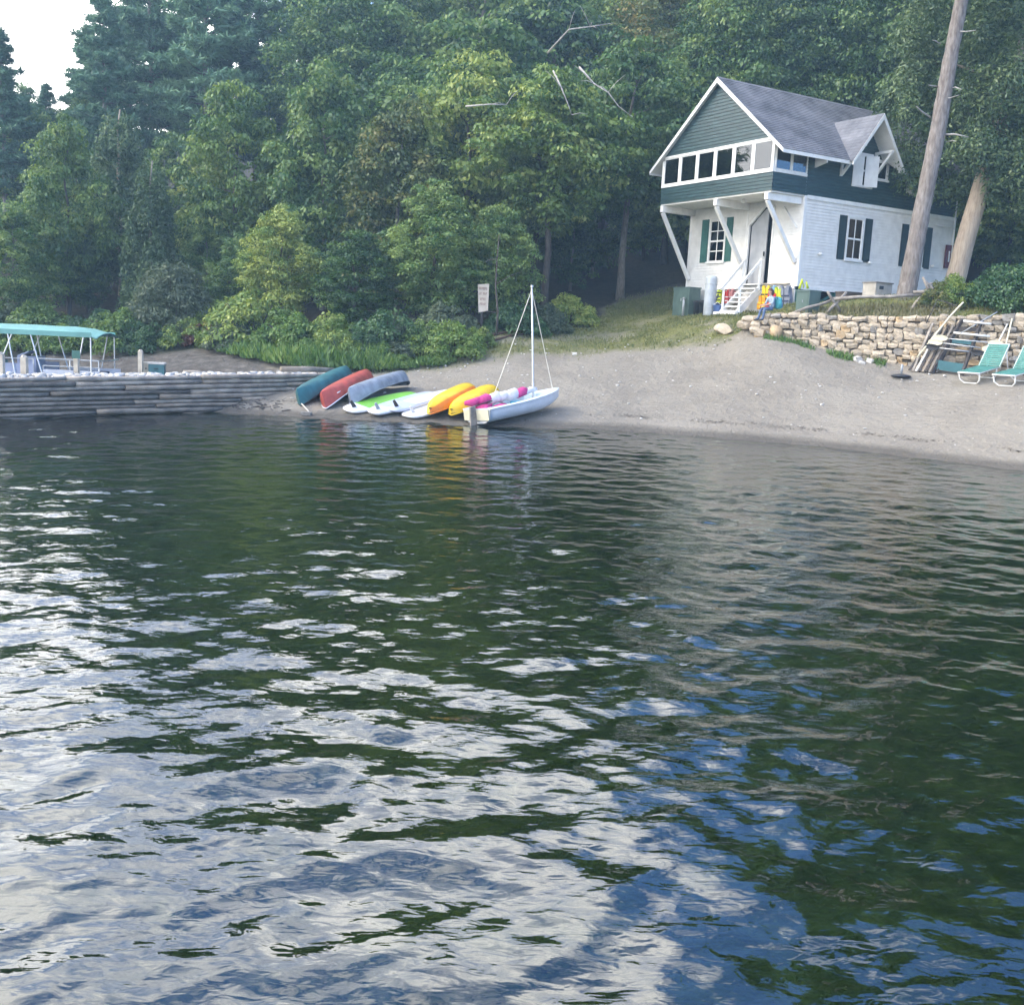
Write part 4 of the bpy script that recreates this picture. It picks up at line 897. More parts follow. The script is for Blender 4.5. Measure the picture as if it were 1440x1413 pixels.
def dinghy():
    a = on_ground(672, 598, dz=.02); b = on_ground(770, 576); d = (b-a).normalized(); L_ = 3.5; e = a+d*L_; e.z = gz(e.x, e.y)
    t = thing('sailing_dinghy', 'white sailing dinghy with bare mast and bundled pink sail pulled onto the beach', 'dinghy', a)
    t.matrix_basis = Matrix.Translation(a.lerp(e, .5)+Vector((0, 0, .06))) @ place_long(t, a, e) @ Matrix.Rotation(-.08, 4, 'X')
    n, mm = 24, 8; V = []; F = []; In = []; rim = []
    for i in range(n+1):
        s = i/n; x = -L_/2+L_*s; w = .66*(1-max(0, (s-.35)/.65)**2.3)**.75*(.82+.18*min(1, s/.35)); kz = .28*max(0, (s-.55)/.45)**2; g = .40+.10*s**2
        for j in range(-mm, mm+1):
            q = abs(j)/mm; sg = 1 if j >= 0 else -1; V.append((x, sg*w*math.sin(q*math.pi/2)**.6, kz+(g-kz)*q**2.2))
        rim.append((x, w, g))
    k = 2*mm+1
    for i in range(n):
        for j in range(k-1): F.append((i*k+j, i*k+j+1, (i+1)*k+j+1, (i+1)*k+j))
    F.append(tuple(range(k)))
    m = MB(); m.add(V, F); m.build('hull', 'hull_white', t, True)
    # side decks, foredeck and cockpit well
    P = []; F = []
    for i, (x, w, g) in enumerate(rim):
        s = i/n; iw = max(.02, w-.20) if .04 < s < .70 else .0
        P += [(x, w, g), (x, iw, g+.025), (x, iw, .16 if iw > .0 else g+.025), (x, -iw, .16 if iw > .0 else g+.025), (x, -iw, g+.025), (x, -w, g)]
    for i in range(n): F += [(i*6+j, i*6+j+1, (i+1)*6+j+1, (i+1)*6+j) for j in range(5)]
    m = MB(); m.add(P, F); m.build('deck', 'hull_inside', t)
    for sg in (-1, 1): m = MB(); m.tube([(x, sg*w, g+.005) for x, w, g in rim], .025, 6); m.build('gunwale', 'hull_white', t, True)
    m = MB(); m.b2((.05, -.44, .30), (.28, .44, .35)); m.build('thwart', 'blue_strap', t)
    m = MB(); m.b2((-L_/2-.04, -.5, .10), (-L_/2-.005, .5, .40)); m.build('transom', 'cream', t)
    m = MB(); m.prism([(-L_/2-.30, -.03, -.02), (-L_/2-.05, -.03, -.02), (-L_/2-.05, -.03, .52), (-L_/2-.24, -.03, .50)], (0, .05, 0)); ru = m.build('rudder', 'old_wood', t)
    m = MB(); m.tube([(-L_/2-.1, 0, .5), (-.9, .1, .55)], .02, 6); m.build('tiller', 'dark_wood', ru)
    mast0 = Vector((.62, 0, .42)); iv = t.matrix_basis.inverted(); mw = t.matrix_basis @ mast0
    top = at(748, 404, mw.y+.02); m = MB(); m.tube([iv @ (mw-Vector((0, 0, .2))), mast0, iv @ mw.lerp(top, .5), iv @ top], [.035, .035, .032, .028], 10); ms = m.build('mast', 'aluminium', t, True)
    m = MB(); m.tube([iv @ top, iv @ (top+Vector((0, 0, .06)))], .045, 8); m.build('masthead', 'aluminium', ms)
    for (q, lb) in (((-.55, .58, .46), ''), ((1.5, .0, .52), '')):
        m = MB(); m.tube([iv @ (top-Vector((0, 0, .08))), Vector(q)], .012, 5); m.build('stay', 'rope_white', t)
    # boom with a rolled sail, pink and white panels
    b0 = Vector((.60, .02, .62)); b1 = Vector((-L_/2+.1, .34, .60)); m = MB(); m.tube([b0, b1], .03, 8); bo = m.build('boom', 'aluminium', t, True)
    rr = random.Random(4)
    for i in range(7):
        s = (i+.5)/7; c = b0.lerp(b1, s); m = MB(); ln = (b1-b0)/7*1.05
        r0 = .07+.05*math.sin(s*3.1); m.tube([c-ln, c-ln*.4+Vector((0, -.03, .01)), c+ln*.3+Vector((0, -.05, -.03)), c+ln], [r0*.7, r0*rr.uniform(1, 1.5), r0*rr.uniform(1, 1.5), r0*.7], 9, jit=.12, rr=rr)
        m.build('sail_fold', 'sail_pink' if i in (1, 5, 6) else 'sail_white', bo, True)
    for (c, s, mt) in (((-.8, -.02, .30), (.55, .42, .22), 'sail_pink'), ((-.45, -.18, .27), (.5, .4, .18), 'sail_white'), ((-1.15, -.10, .30), (.5, .36, .2), 'sail_white'), ((-1.35, .12, .36), (.4, .4, .26), 'sail_pink')):
        m = MB(); q = np.array([v.co for v in SM['stone'][rr.randrange(4)].vertices]); f = [tuple(p.vertices) for p in SM['stone'][0].polygons]
        m.add([(c[0]+v[0]*s[0], c[1]+v[1]*s[1], c[2]+v[2]*s[2]) for v in q], f); m.build('sail_heap', mt, t, True)
dinghy()
# mooring rope and stone by the teal canoe
a = on_ground(424, 573); b = on_ground(436, 584); m = MB(); m.tube([a+Vector((0, 0, .1)), a.lerp(b, .5)+Vector((.05, 0, .03)), b+Vector((0, 0, .03))], .018, 6); tag(m.build('mooring_rope', 'rope_white', None, True, origin=b), 'short pale rope running from the teal canoe to a stone', 'rope')
o = bpy.data.objects.new('mooring_stone', SM['stone_grey'][1]); C.objects.link(o); o.location = b+Vector((-.1, -.05, .03)); o.scale = (.32, .2, .13); tag(o, 'flat dark stone at the water edge holding the canoe rope', 'stone')
m = MB(); rr = random.Random(9); c = on_ground(365, 572)
for i in range(40): p = c+Vector((rr.uniform(-.8, .8), rr.uniform(-.3, .3), 0)); p.z = gz(p.x, p.y)+.02; q = p+Vector((rr.uniform(-.25, .25), rr.uniform(-.1, .1), rr.uniform(0, .05))); m.tube([p, q], .012, 5)
tag(m.build('twig_debris', 'dark_wood', None, origin=c), 'dark twigs and weed washed up beside the log pier', 'debris', kind='stuff')

# ------------------------------------------------------------------ beach furniture
def chaise(lb, px, py, yaw):
    p = on_ground(px, py); x = Vector((math.cos(yaw), math.sin(yaw), 0)); e = p+x*1.9; e.z = gz(e.x, e.y)
    t = thing('chaise_lounge', lb, 'lounge chair', p); t.matrix_basis = Matrix.Translation(p) @ place_long(t, p, e)
    w = .33; hz = .36
    for s in (-1, 1):
        m = MB(); m.tube([(0, s*w, hz-.02), (.03, s*w, hz), (1.25, s*w, hz)], .024, 8); m.build('side_rail', 'pvc_white', t, True)
        m = MB(); m.tube([(1.22, s*w, hz), (1.80, s*w, hz+.62)], .024, 8); m.build('back_rail', 'pvc_white', t, True)
        m = MB(); m.tube([(1.62, s*w, hz+.42), (1.78, s*w, .02)], .02, 8); m.build('back_prop', 'pvc_white', t, True)
    for x in (.05, 1.05):
        m = MB(); m.tube([(x, -w, hz), (x+.04, -w*.95, .14), (x+.10, -w*.6, .022), (x+.10, w*.6, .022), (x+.04, w*.95, .14), (x, w, hz)], .024, 8); m.build('leg', 'pvc_white', t, True)
    m = MB(); m.tube([(0, -w, hz), (0, w, hz)], .024, 8); m.build('foot_rail', 'pvc_white', t, True); m = MB(); m.tube([(1.80, -w, hz+.62), (1.80, w, hz+.62)], .024, 8); m.build('head_rail', 'pvc_white', t, True)
    for i in range(17): m = MB(); xx = .06+i*.07; m.b2((xx-.027, -w-.02, hz+.018), (xx+.027, w+.02, hz+.026)); m.build('seat_strap', 'chaise_teal', t)
    for i in range(11):
        s = (i+.6)/11.5; c = Vector((1.22+.58*s, 0, hz+.62*s+.025)); m = MB(); m.box(c, (.06, 2*w+.05, .008), Matrix.Rotation(-math.atan2(.62, .58), 3, 'Y')); m.build('back_strap', 'chaise_teal', t)
chaise('teal strapped chaise lounge with white tube frame beside the paddle rack', 1361, 541, R(38))
chaise('second teal chaise lounge, the one farther from the umbrella base', 1410, 545, R(38))
p = on_ground(1267, 530); t = thing('umbrella_base', 'dark round umbrella base with short pole stub on the beach', 'umbrella base', p)
m = MB(); m.lathe((0, 0, 0), [(.30, 0), (.31, .03), (.24, .065), (.06, .09)], 24); m.build('disc', 'metal_grey', t, True).data.materials[0] = M('bin_black')
m = MB(); m.tube([(0, 0, .08), (0, 0, .40)], .035, 10); m.build('stub', 'metal_grey', t, True)

# rack, paddles and poles against the wall
def wp(px, py, off):
    d = ray(px, py); o_ = np.array([0, 0, CAM_H]); n = np.array([WNRM[0], WNRM[1], 0]); A = np.array([WA[0], WA[1], 0])+n*off
    tt = ((A-o_)@n)/(d@n); q = o_+d*tt; return Vector(q)
def z8(x, y): return (1290+x/9.6, 420+y/9.6)
def zp(x, y, off): return wp(*z8(x, y), off)
rk = thing('paddle_rack', 'dark timber rack leaning on the stone wall, holding paddles', 'rack', zp(400, 960, -.75))
for (p0, p1) in (((200, 950), (610, 280)), ((605, 1000), (870, 295))):
    m = MB(); a = zp(*p0, -.80); a.z = min(a.z, gz(a.x, a.y)+.02); m.beam(a, zp(*p1, -.16), .08, .10); m.build('rack_rail', 'dark_wood', rk, world=True)
for (p0, p1, off, h, mt) in (((250, 890), (650, 950), -.70, .30, 'teal_box'), ((440, 565), (770, 600), -.40, .14, 'teal_box'), ((540, 400), (860, 430), -.26, .10, 'dark_wood'), ((360, 690), (740, 720), -.52, .08, 'dark_wood')):
    m = MB(); m.beam(zp(*p0, off), zp(*p1, off), .03, h); m.build('rack_board', mt, rk, world=True)
def paddle(lb, p0, p1, off, blade, shaft):
    a, b = zp(*p0, off), zp(*p1, off); mid = a.lerp(b, .5); t = thing('kayak_paddle', lb, 'paddle', mid); d = (b-a).normalized()
    m = MB(); m.tube([a, mid, b], .016, 8); m.build('shaft', shaft, t, True, True)
    for (c, s) in ((a, -1), (b, 1)):
        m = MB(); n = 16; x = d; z = Vector((0, 0, 1)); z = (z-x*z.dot(x)).normalized(); y = z.cross(x)
        P = [c+x*s*(.02+.22*(1+math.cos(2*math.pi*i/n)))+z*.095*math.sin(2*math.pi*i/n)*(1 if i != n//2 else .3)+y*.012*math.cos(4*math.pi*i/n) for i in range(n)]
        m.prism([q-y*.008 for q in P], y*.016); m.build('blade', blade, t, world=True)
paddle('kayak paddle with cream blades, the upper one on the rack', (420, 540), (950, 590), -.52, 'cream', 'aluminium')
paddle('kayak paddle with cream blades, the lower one on the rack', (350, 600), (860, 665), -.60, 'cream', 'aluminium')
paddle('kayak paddle with black blades below the cream bladed paddles', (300, 665), (700, 715), -.66, 'black_plastic', 'aluminium')
POLES = [('white pipe lying across the top of the paddle rack', (620, 300), (1000, 345), -.30, -.30, .035, 'pvc_white'), ('white pipe lying across the middle of the paddle rack', (490, 460), (980, 510), -.42, -.42, .035, 'pvc_white'),
         ('thin grey pole slanting across the rack above the wall', (580, 470), (1080, 180), -.45, -.05, .018, 'metal_grey'), ('long cream oar with curved tip leaning on the wall', (0, 790), (440, 240), -.8, -.2, .028, 'cream'),
         ('thin dark stick leaning above the wall left of the oar', (120, 330), (275, 10), -.3, .1, .018, 'dark_wood'), ('white pole leaning on the wall beside the chaise', (950, 880), (1215, 345), -.7, -.1, .024, 'pvc_white'),
         ('cream pole leaning upright on the wall behind the chaise', (1155, 790), (1280, 270), -.6, -.1, .026, 'cream')]
for (lb, p0, p1, o0, o1, r_, mt) in POLES:
    a, b = zp(*p0, o0), zp(*p1, o1); path = [a, a.lerp(b, .5), b]
    if 'oar' in lb: path += [zp(560, 110, -.1), zp(620, 50, 0)]
    m = MB(); m.tube(path, r_, 8); tag(m.build('leaning_pole' if 'pipe' not in lb else 'pipe', mt, None, True, origin=a), lb, 'pole' if 'oar' not in lb else 'oar')
rr = random.Random(6)
for i in range(9):
    x = -60+i*42; lbs = 'old board in the bundle leaning on the wall beside the rack'
    a = wp(1279+i*4.6, 517+i*1.2, -.75); a.z = gz(a.x, a.y)+.02; b = wp(1279+i*4.6+30+rr.uniform(-4, 5), 462+rr.uniform(-8, 8), -.15); m = MB(); m.beam(a, b, rr.uniform(.05, .10), .03)
    tag(m.build('leaning_board', ['dark_wood', 'old_wood', 'pvc_white', 'dark_wood', 'grey_log'][i % 5], None, origin=a), ['dark', 'brown', 'white', 'blackened', 'silvery grey'][i % 5]+' '+lbs, 'board', 'boards leaning on the stone wall')

# ------------------------------------------------------------------ things around the stairs
def near_house(u, v): p = H(u, v, 0); p.z = gz(p.x, p.y); return p
def boxed(name, lb, px, py, w, d, h, mat, lid, cat, yaw=HYAW, y0=36):
    p = on_ground(px, py, y0); t = thing(name, lb, cat, p-Vector((0, 0, .03)), yaw); m = MB(); m.b2((0, 0, 0), (d, w, h)); m.build('body', mat, t)
    m = MB(); m.b2((-.03, -.03, h+.001), (d+.03, w+.03, h+.05)); m.build('lid', lid, t)
    m = MB(); m.b2((-.012, w*.1, h*.08), (-.001, w*.9, h*.92)); m.build('door_panel', mat, t)
    m = MB(); m.b2((-.03, w*.45, h*.55), (-.0125, w*.50, h*.65)); m.build('latch', 'metal_grey', t); return t
boxed('utility_cabinet', 'grey green steel utility cabinet left of the stairs', 967, 445, 1.05, .62, 1.22, 'cabinet_green', 'cabinet_green', 'cabinet')
boxed('storage_bin', 'tall green bin with a yellow strap below the house corner', 1136, 443, .62, .55, .85, 'cabinet_green', 'cabinet_green', 'bin')
p = on_ground(1127, 442, 36); m = MB(); m.tube([p+Vector((-.1, .2, .9)), p+Vector((-.02, .25, 1.22)), p+Vector((.06, .25, .95)), p+Vector((.12, .2, 1.15)), p+Vector((.2, .2, .92))], .05, 7); tag(m.build('yellow_strap', 'lime_cloth', None, True, origin=p+Vector((0, 0, .9))), 'lime yellow strap looped on top of the green bin', 'strap')
p = on_ground(962, 445, 36)+Vector((-.1, -.25, 0)); m = MB(); m.tube([p, p+Vector((0, 0, .72))], .05, 10); m.lathe(p+Vector((0, 0, .72)), [(.07, 0), (.07, .05), (.02, .07)], 10); tag(m.build('pipe_bollard', 'metal_grey', None, True, origin=p), 'short grey pipe post in front of the utility cabinet', 'bollard')
for i, (px, lb) in enumerate(((980, 'dark round trash can beside the utility cabinet'), (988, 'dark round trash can beside the tall grey tank'))):
    p = on_ground(px, 443, 36); t = thing('trash_can', lb, 'trash can', p); m = MB(); m.lathe((0, 0, 0), [(.15, 0), (.18, .5), (.2, .52), (.2, .55)], 14); m.build('drum', 'bin_black', t, True); m = MB(); m.lathe((0, 0, .551), [(.205, 0), (.20, .03), (.03, .07)], 14); m.build('lid', 'bin_black', t, True)
p = on_ground(998, 444, 36)+Vector((0, .2, 0)); t = thing('water_tank', 'tall grey cylindrical tank standing left of the stairs', 'tank', p); m = MB(); m.lathe((0, 0, 0), [(.24, 0), (.245, .05), (.245, 1.5), (.21, 1.58), (.05, 1.62)], 20); m.build('cylinder', 'tank_metal', t, True)
m = MB(); m.tube([(.24, -.05, .95), (.42, -.05, .95)], .03, 8); m.build('valve_pipe', 'bin_black', t); m = MB(); [m.lathe((0, 0, z), [(.252, 0), (.252, .03)], 20) for z in (.3, 1.25)]; m.build('band', 'metal_grey', t)
small = on_ground(1009, 443, 36); t = thing('blue_tub', 'small blue plastic tub beside the foot of the stairs', 'tub', small+Vector((0, .2, 0))); m = MB(); m.lathe((0, 0, 0), [(.14, 0), (.18, .38), (.2, .40)], 14); m.build('tub', 'blue_plastic', t, True); m = MB(); m.tube([(-.19, 0, .38), (0, 0, .52), (.19, 0, .38)], .012, 6); m.build('handle', 'white_trim', t)
# line of life vests
def vest_mesh(mat, mat2, seed):
    m = MB(); r = random.Random(seed)
    for s in (-1, 1):
        out = [(s*.02, 0), (s*.02, -.48), (s*.20, -.52), (s*.24, -.30), (s*.17, -.16), (s*.19, .06), (s*.11, .10), (s*.06, -.02)]
        m.cur = 0; m.prism([(-.07, y, z) for y, z in out], (.10, 0, 0))
        m.cur = 1
        for zz in (-.20, -.36): m.prism([(-.083, s*.03, zz), (-.083, s*.20, zz), (-.083, s*.20, zz-.05), (-.083, s*.03, zz-.05)], (.0125, 0, 0))
    m.cur = 0; m.prism([(.05, -.17, .02), (.05, .17, .02), (.05, .22, -.48), (.05, -.22, -.48)], (.05, 0, 0))
    return m
VE = [(.30, -.12, 'grey_cloth', 'navy_cloth', 'grey jacket with dark bands hanging on the rail under the doorway', 1.25), (.62, -.16, 'lime_cloth', 'yellow_cloth', 'lime yellow life vest hanging on the rail beside the grey jacket', 1.0), (.86, -.40, 'red_cloth', 'navy_cloth', 'red life vest hanging low behind the sitting person', 1.0), (.98, -.10, 'blue_cloth', 'sail_white', 'pale blue life vest hanging between two yellow vests', 1.05),
      (1.28, -.10, 'yellow_cloth', 'bin_black', 'yellow and black life vest hanging next to the stairs', 1.1), (1.38, -.48, 'orange_cloth', 'yellow_cloth', 'orange life vest hanging low beside the stairs', .9), (3.35, -.20, 'pink_cloth', 'sail_white', 'pink and white striped towel hanging behind the stair rail', 1.0), (3.62, -.22, 'red_cloth', 'sail_white', 'red and white striped towel hanging behind the stairs', .95), (3.98, -.22, 'lime_cloth', 'navy_cloth', 'yellow life vest hanging left of the stairs', .9), (4.15, -.40, 'navy_cloth', 'bin_black', 'black life vest hanging low left of the stairs', 1.0)]
for i, (v, z, ma, mb_, lb, sc) in enumerate(VE):
    o = vest_mesh(ma, mb_, i).build('life_vest' if 'towel' not in lb and 'jacket' not in lb else ('striped_towel' if 'towel' in lb else 'jacket'), [ma, mb_]); o.location = H(-.30-(.06 if z < -.3 else 0)-.02*(i % 3), v, z); o.rotation_euler = (0, .08*(i % 3-1), HYAW+rnd.uniform(-.2, .2)); o.scale = (sc,)*3
    tag(o, lb, 'life vest' if 'vest' in lb else ('towel' if 'towel' in lb else 'jacket'), 'clothes hung under the doorway')
m = MB(); m.tube([H(-.30, .02, -.02), H(-.30, 1.5, -.02)], .02, 6); tag(m.build('hanging_rail', 'old_wood', None, origin=H(-.3, .7, -.02)), 'thin wooden rail under the doorway carrying life vests', 'rail')
m = MB(); m.tube([H(-.30, 3.0, -.14), H(-.30, 4.6, -.14)], .02, 6); tag(m.build('hanging_rail', 'bin_black', None, origin=H(-.3, 3.8, -.14)), 'dark rail between the stairs and tank carrying towels', 'rail')
# boxes below the side wall
def crate_box(name, lb, u, px, py, w, d, h, mat, slats, cat):
    p = on_ground(px, py, 36); t = thing(name, lb, cat, p-Vector((0, 0, .03)), HYAW); m = MB(); m.b2((0, 0, 0), (w, d, h)); m.build('body', mat, t)
    for i in range(slats): z = h*(i+.15)/slats; m = MB(); m.b2((-.02, -.025, z), (w+.02, -.001, z+h/slats*.7)); m.build('slat', mat, t)
    m = MB(); m.b2((-.03, -.04, h+.001), (w+.03, d+.03, h+.04)); m.build('lid', mat if slats else 'old_wood', t); return t
cb = crate_box('wooden_crate', 'pale grey box with dark lid beside the big leaning pine trunk', 0, 1230, 419, .9, .6, .58, 'crate', 0, 'crate')
m = MB(); m.b2((.2, -.012, .36), (.42, -.001, .48)); m.build('vent', 'bin_black', cb)
crate_box('fish_trap', 'low brown slatted trap lying against the house side', 0, 1190, 424, .95, .55, .36, 'trap_brown', 4, 'trap')
crate_box('garden_box', 'dark wooden box below the maroon shutter', 0, 1312, 409, .5, .5, .6, 'trap_brown', 3, 'box')
# split rail fence
FOG = lambda px, py, dy=0: on_ground(px, py, 36, 44).y+dy
def wlog(m, p0, p1, r0, r1): a, b = at(*p0), at(*p1); m.tube([a, a.lerp(b, .33)+Vector((0, 0, .03)), a.lerp(b, .66)-Vector((0, 0, .02)), b], [r0, r0, (r0+r1)/2, r1], 8, jit=.08, rr=rnd); return m
fn = thing('rail_fence', 'low grey pole fence on crossed stakes above the stone wall', 'fence', on_ground(1180, 440, 36))
yA, yB = FOG(1160, 444), FOG(1282, 436)
for (p0, p1, r0, r1) in (((1112, 442, yA+.1), (1178, 419, yA+.15), .055, .05), ((1168, 421, yA+.12), (1296, 414, yB+.1), .06, .055), ((1284, 411, yB+.12), (1362, 412, yB-.4), .055, .05)):
    wlog(MB(), p0, p1, r0, r1).build('rail', 'old_wood', fn, True, True)
for (p0, p1) in (((1157, 447, yA), (1190, 411, yA+.2)), ((1182, 440, yA+.2), (1164, 410, yA)), ((1278, 440, yB), (1310, 398, yB+.2)), ((1318, 432, yB+.2), (1298, 390, yB)), ((1300, 396, yB+.1), (1320, 414, yB))):
    wlog(MB(), p0, p1, .055, .045).build('stake', 'old_wood', fn, True, True)
# sign in the bushes
def sign():
    a = at(672, 400, 41); b = at(686, 399, 41); c = at(675, 436, 41); t = thing('warning_sign', 'tall cream notice board with faded brown lettering among the bushes', 'sign', (a.x+.2, 41, gz(a.x, 41)))
    p = MB(); p.b2((a.x+.16, 41.03, gz(a.x, 41)-.2), (a.x+.24, 41.1, a.z-.1)); p.build('post', 'dark_wood', t, world=True)
    w = .44; m = MB(); q = [(a.x, 41, a.z), (a.x+w, 41, a.z+.04), (a.x+w+.0, 41, a.z-1.0), (a.x+.07, 41, a.z-1.08)]; m.prism(q, (0, .025, 0)); bd = m.build('board', 'sign_cream', t, world=True)
    r = random.Random(2)
    for row, (nl, zz, hh) in enumerate(((6, -.10, .10), (6, -.30, .09), (4, -.50, .10), (4, -.70, .09))):
        m = MB(); x0 = a.x+.06+(.05 if nl == 4 else 0); st = .055 if nl == 6 else .06
        for i in range(nl):
            if nl == 6 and row == 1 and i == 2: continue
            x = x0+i*st; z = a.z+zz; m.b2((x, 40.985, z-hh), (x+.012, 40.998, z)); k = r.randrange(3)
            if k < 2: m.b2((x+.013, 40.985, z-.014), (x+.036, 40.998, z))
            if k > 0: m.b2((x+.013, 40.985, z-hh), (x+.036, 40.998, z-hh+.014))
            m.b2((x+.013, 40.985, z-hh*.55), (x+.034, 40.998, z-hh*.42)); 
            if k == 1: m.b2((x+.026, 40.985, z-hh*.4), (x+.037, 40.998, z-.016))
        m.build('lettering', 'sign_ink', bd, world=True)
sign()
tr_ = thing('boat_railway', 'pair of rusty rails of a slipway running up from the beach into the grass', 'rails', on_ground(680, 490))
for (p0, p1) in (((618, 503), (742, 468)), ((634, 506), (800, 467))):
    a, b = on_ground(*p0), on_ground(*p1); m = MB(); pts = [a.lerp(b, s/6) for s in range(7)]
    for q in pts: q.z = gz(q.x, q.y)+.07
    m.tube(pts, .05, 6); m.build('rail', 'rust', tr_, world=True)

# ------------------------------------------------------------------ sitting person
def person():
    s0 = on_ground(1081, 456, 34); seat = Vector((s0.x+.05, s0.y-.1, s0.z+.44))
    t = thing('person', 'person in pale blue shirt and jeans sitting at the wall end', 'person', (seat.x, seat.y, s0.z))
    # local frame: facing -x (left), z up, origin at pelvis
    J = {'pel': ((0, 0, .10), .125), 'waist': ((-.03, 0, .26), .115), 'chest': ((-.08, 0, .43), .135), 'neckb': ((-.12, 0, .56), .07), 'neck': ((-.145, 0, .63), .05), 'head': ((-.17, 0, .71), .085), 'crown': ((-.165, 0, .80), .075)}
    E_ = [('pel', 'waist'), ('waist', 'chest'), ('chest', 'neckb'), ('neckb', 'neck'), ('neck', 'head'), ('head', 'crown')]
    for s, k in ((-1, 'r'), (1, 'l')):
        J['sh'+k] = ((-.09, s*.17, .53), .062); J['el'+k] = ((-.17, s*.22, .28), .045); J['wr'+k] = ((-.38, s*.12, .20), .033); J['ha'+k] = ((-.46, s*.08, .19), .035)
        J['hip'+k] = ((-.05, s*.09, .07), .10); J['kn'+k] = ((-.44, s*.11, .06), .068); J['an'+k] = ((-.52-.04*s, s*.11, -.36), .045); J['to'+k] = ((-.70-.04*s, s*.12, -.41), .038); J['he'+k] = ((-.50-.04*s, s*.11, -.42), .04)
        E_ += [('chest', 'sh'+k), ('sh'+k, 'el'+k), ('el'+k, 'wr'+k), ('wr'+k, 'ha'+k), ('pel', 'hip'+k), ('hip'+k, 'kn'+k), ('kn'+k, 'an'+k), ('an'+k, 'he'+k), ('an'+k, 'to'+k)]
        for f in range(5):
            n = 'f%d%s' % (f, k); off = (f-2)*.016
            base = Vector(J['ha'+k][0]); d = Vector((-.05, off, -.012)) if f else Vector((-.02, s*-.045, .0))
            J[n+'a'] = (tuple(base+d*.9), .0095); J[n+'b'] = (tuple(base+d*1.4+Vector((-.012, 0, -.03))), .008); E_ += [('ha'+k, n+'a'), (n+'a', n+'b')]
    ks = list(J); ix = {k: i for i, k in enumerate(ks)}
    me = bpy.data.meshes.new('body'); me.from_pydata([J[k][0] for k in ks], [(ix[a], ix[b]) for a, b in E_], []); o = bpy.data.objects.new('tmp', me); C.objects.link(o)
    md = o.modifiers.new('s', 'SKIN'); md.use_smooth_shade = True; md.branch_smoothing = .6
    if not me.skin_vertices: 
        pass
    for i, k in enumerate(ks): sv = me.skin_vertices[0].data[i]; sv.radius = (J[k][1], J[k][1]); sv.use_root = (k == 'pel')
    o.modifiers.new('d', 'SUBSURF').levels = 1
    dg = bpy.context.evaluated_depsgraph_get(); m2 = bpy.data.meshes.new_from_object(o.evaluated_get(dg)); bpy.data.objects.remove(o)
    m2.materials.clear()
    for n in ('shirt', 'jeans', 'skin', 'bin_black'): m2.materials.append(M(n))
    for f in m2.polygons:
        c = f.center; f.use_smooth = True
        if c.z > .59: f.material_index = 2
        elif c.z < -.36: f.material_index = 3
        elif c.z < .16 and not (c.x < -.30 and c.z > .13): f.material_index = 1
        elif c.x < -.24 and c.z < .30: f.material_index = 2
        else: f.material_index = 0
    b = bpy.data.objects.new('body', m2); C.objects.link(b); b.parent = t; off = Vector((0, 0, seat.z-s0.z)); b.location = off
    b.name = 'body'
    h = MB(); V = []; n = 12
    base = np.array([v.co for v in SM['stone'][0].vertices])
    hb = bmesh.new(); bmesh.ops.create_uvsphere(hb, u_segments=14, v_segments=9, radius=.108); h.add([(v.co.x*1.05-.150, v.co.y*.98, v.co.z*1.08+.775) for v in hb.verts], [tuple(v.index for v in f.verts) for f in hb.faces]); hb.free()
    keep = [f for f in h.f if (sum(h.v[i][2] for i in f)/len(f) > .80 or sum(h.v[i][0] for i in f)/len(f) > -.17)]; h.f = keep; h.mi = [0]*len(keep)
    h.tube([(-.06, 0, .80), (-.03, 0, .70), (-.03, 0, .60)], [.06, .07, .03], 8); ho = h.build('hair', 'hair', t, True); ho.location = off
    f = MB(); f.tube([(-.245, 0, .745), (-.275, 0, .715), (-.25, 0, .70)], [.008, .016, .012], 6); no = f.build('nose', 'skin', t, True); no.location = off
    f = MB(); [f.box((-.248, s*.034, .752), (.012, .024, .012)) for s in (-1, 1)]; f.build('eyes', 'bin_black', t).location = off
    f = MB(); f.box((-.248, 0, .672), (.012, .05, .010)); f.build('mouth', 'maroon', t).location = off
    f = MB(); [f.lathe((-.16, s*.095, .72), [(.012, -.03), (.02, 0), (.012, .03)], 6) for s in (-1, 1)]; f.build('ears', 'skin', t, True).location = off
    yaw = R(22); t.rotation_euler = (0, 0, yaw); t.scale = (.88,)*3
    bp = thing('backpack', 'teal and blue backpack on the sitting person', 'backpack', Vector((seat.x, seat.y, seat.z))+Vector((.20, .02, .0)), yaw)
    m = MB(); m.lathe((0, 0, 0), [(.10, .02), (.15, .06), (.155, .25), (.13, .38), (.05, .43)], 12); m.v = [(x*.8, y*1.15, z) for x, y, z in m.v]; m.build('pack', 'pack_teal', bp, True)
    m = MB(); m.lathe((.09, 0, .04), [(.06, 0), (.10, .04), (.10, .16), (.05, .22)], 10); m.build('pocket', 'pack_blue', bp, True)
    for s in (-1, 1): m = MB(); m.tube([(-.06, s*.09, .36), (-.20, s*.11, .42), (-.26, s*.11, .30), (-.2, s*.12, .12)], .018, 6); m.build('strap', 'pack_blue', bp, True)
person()

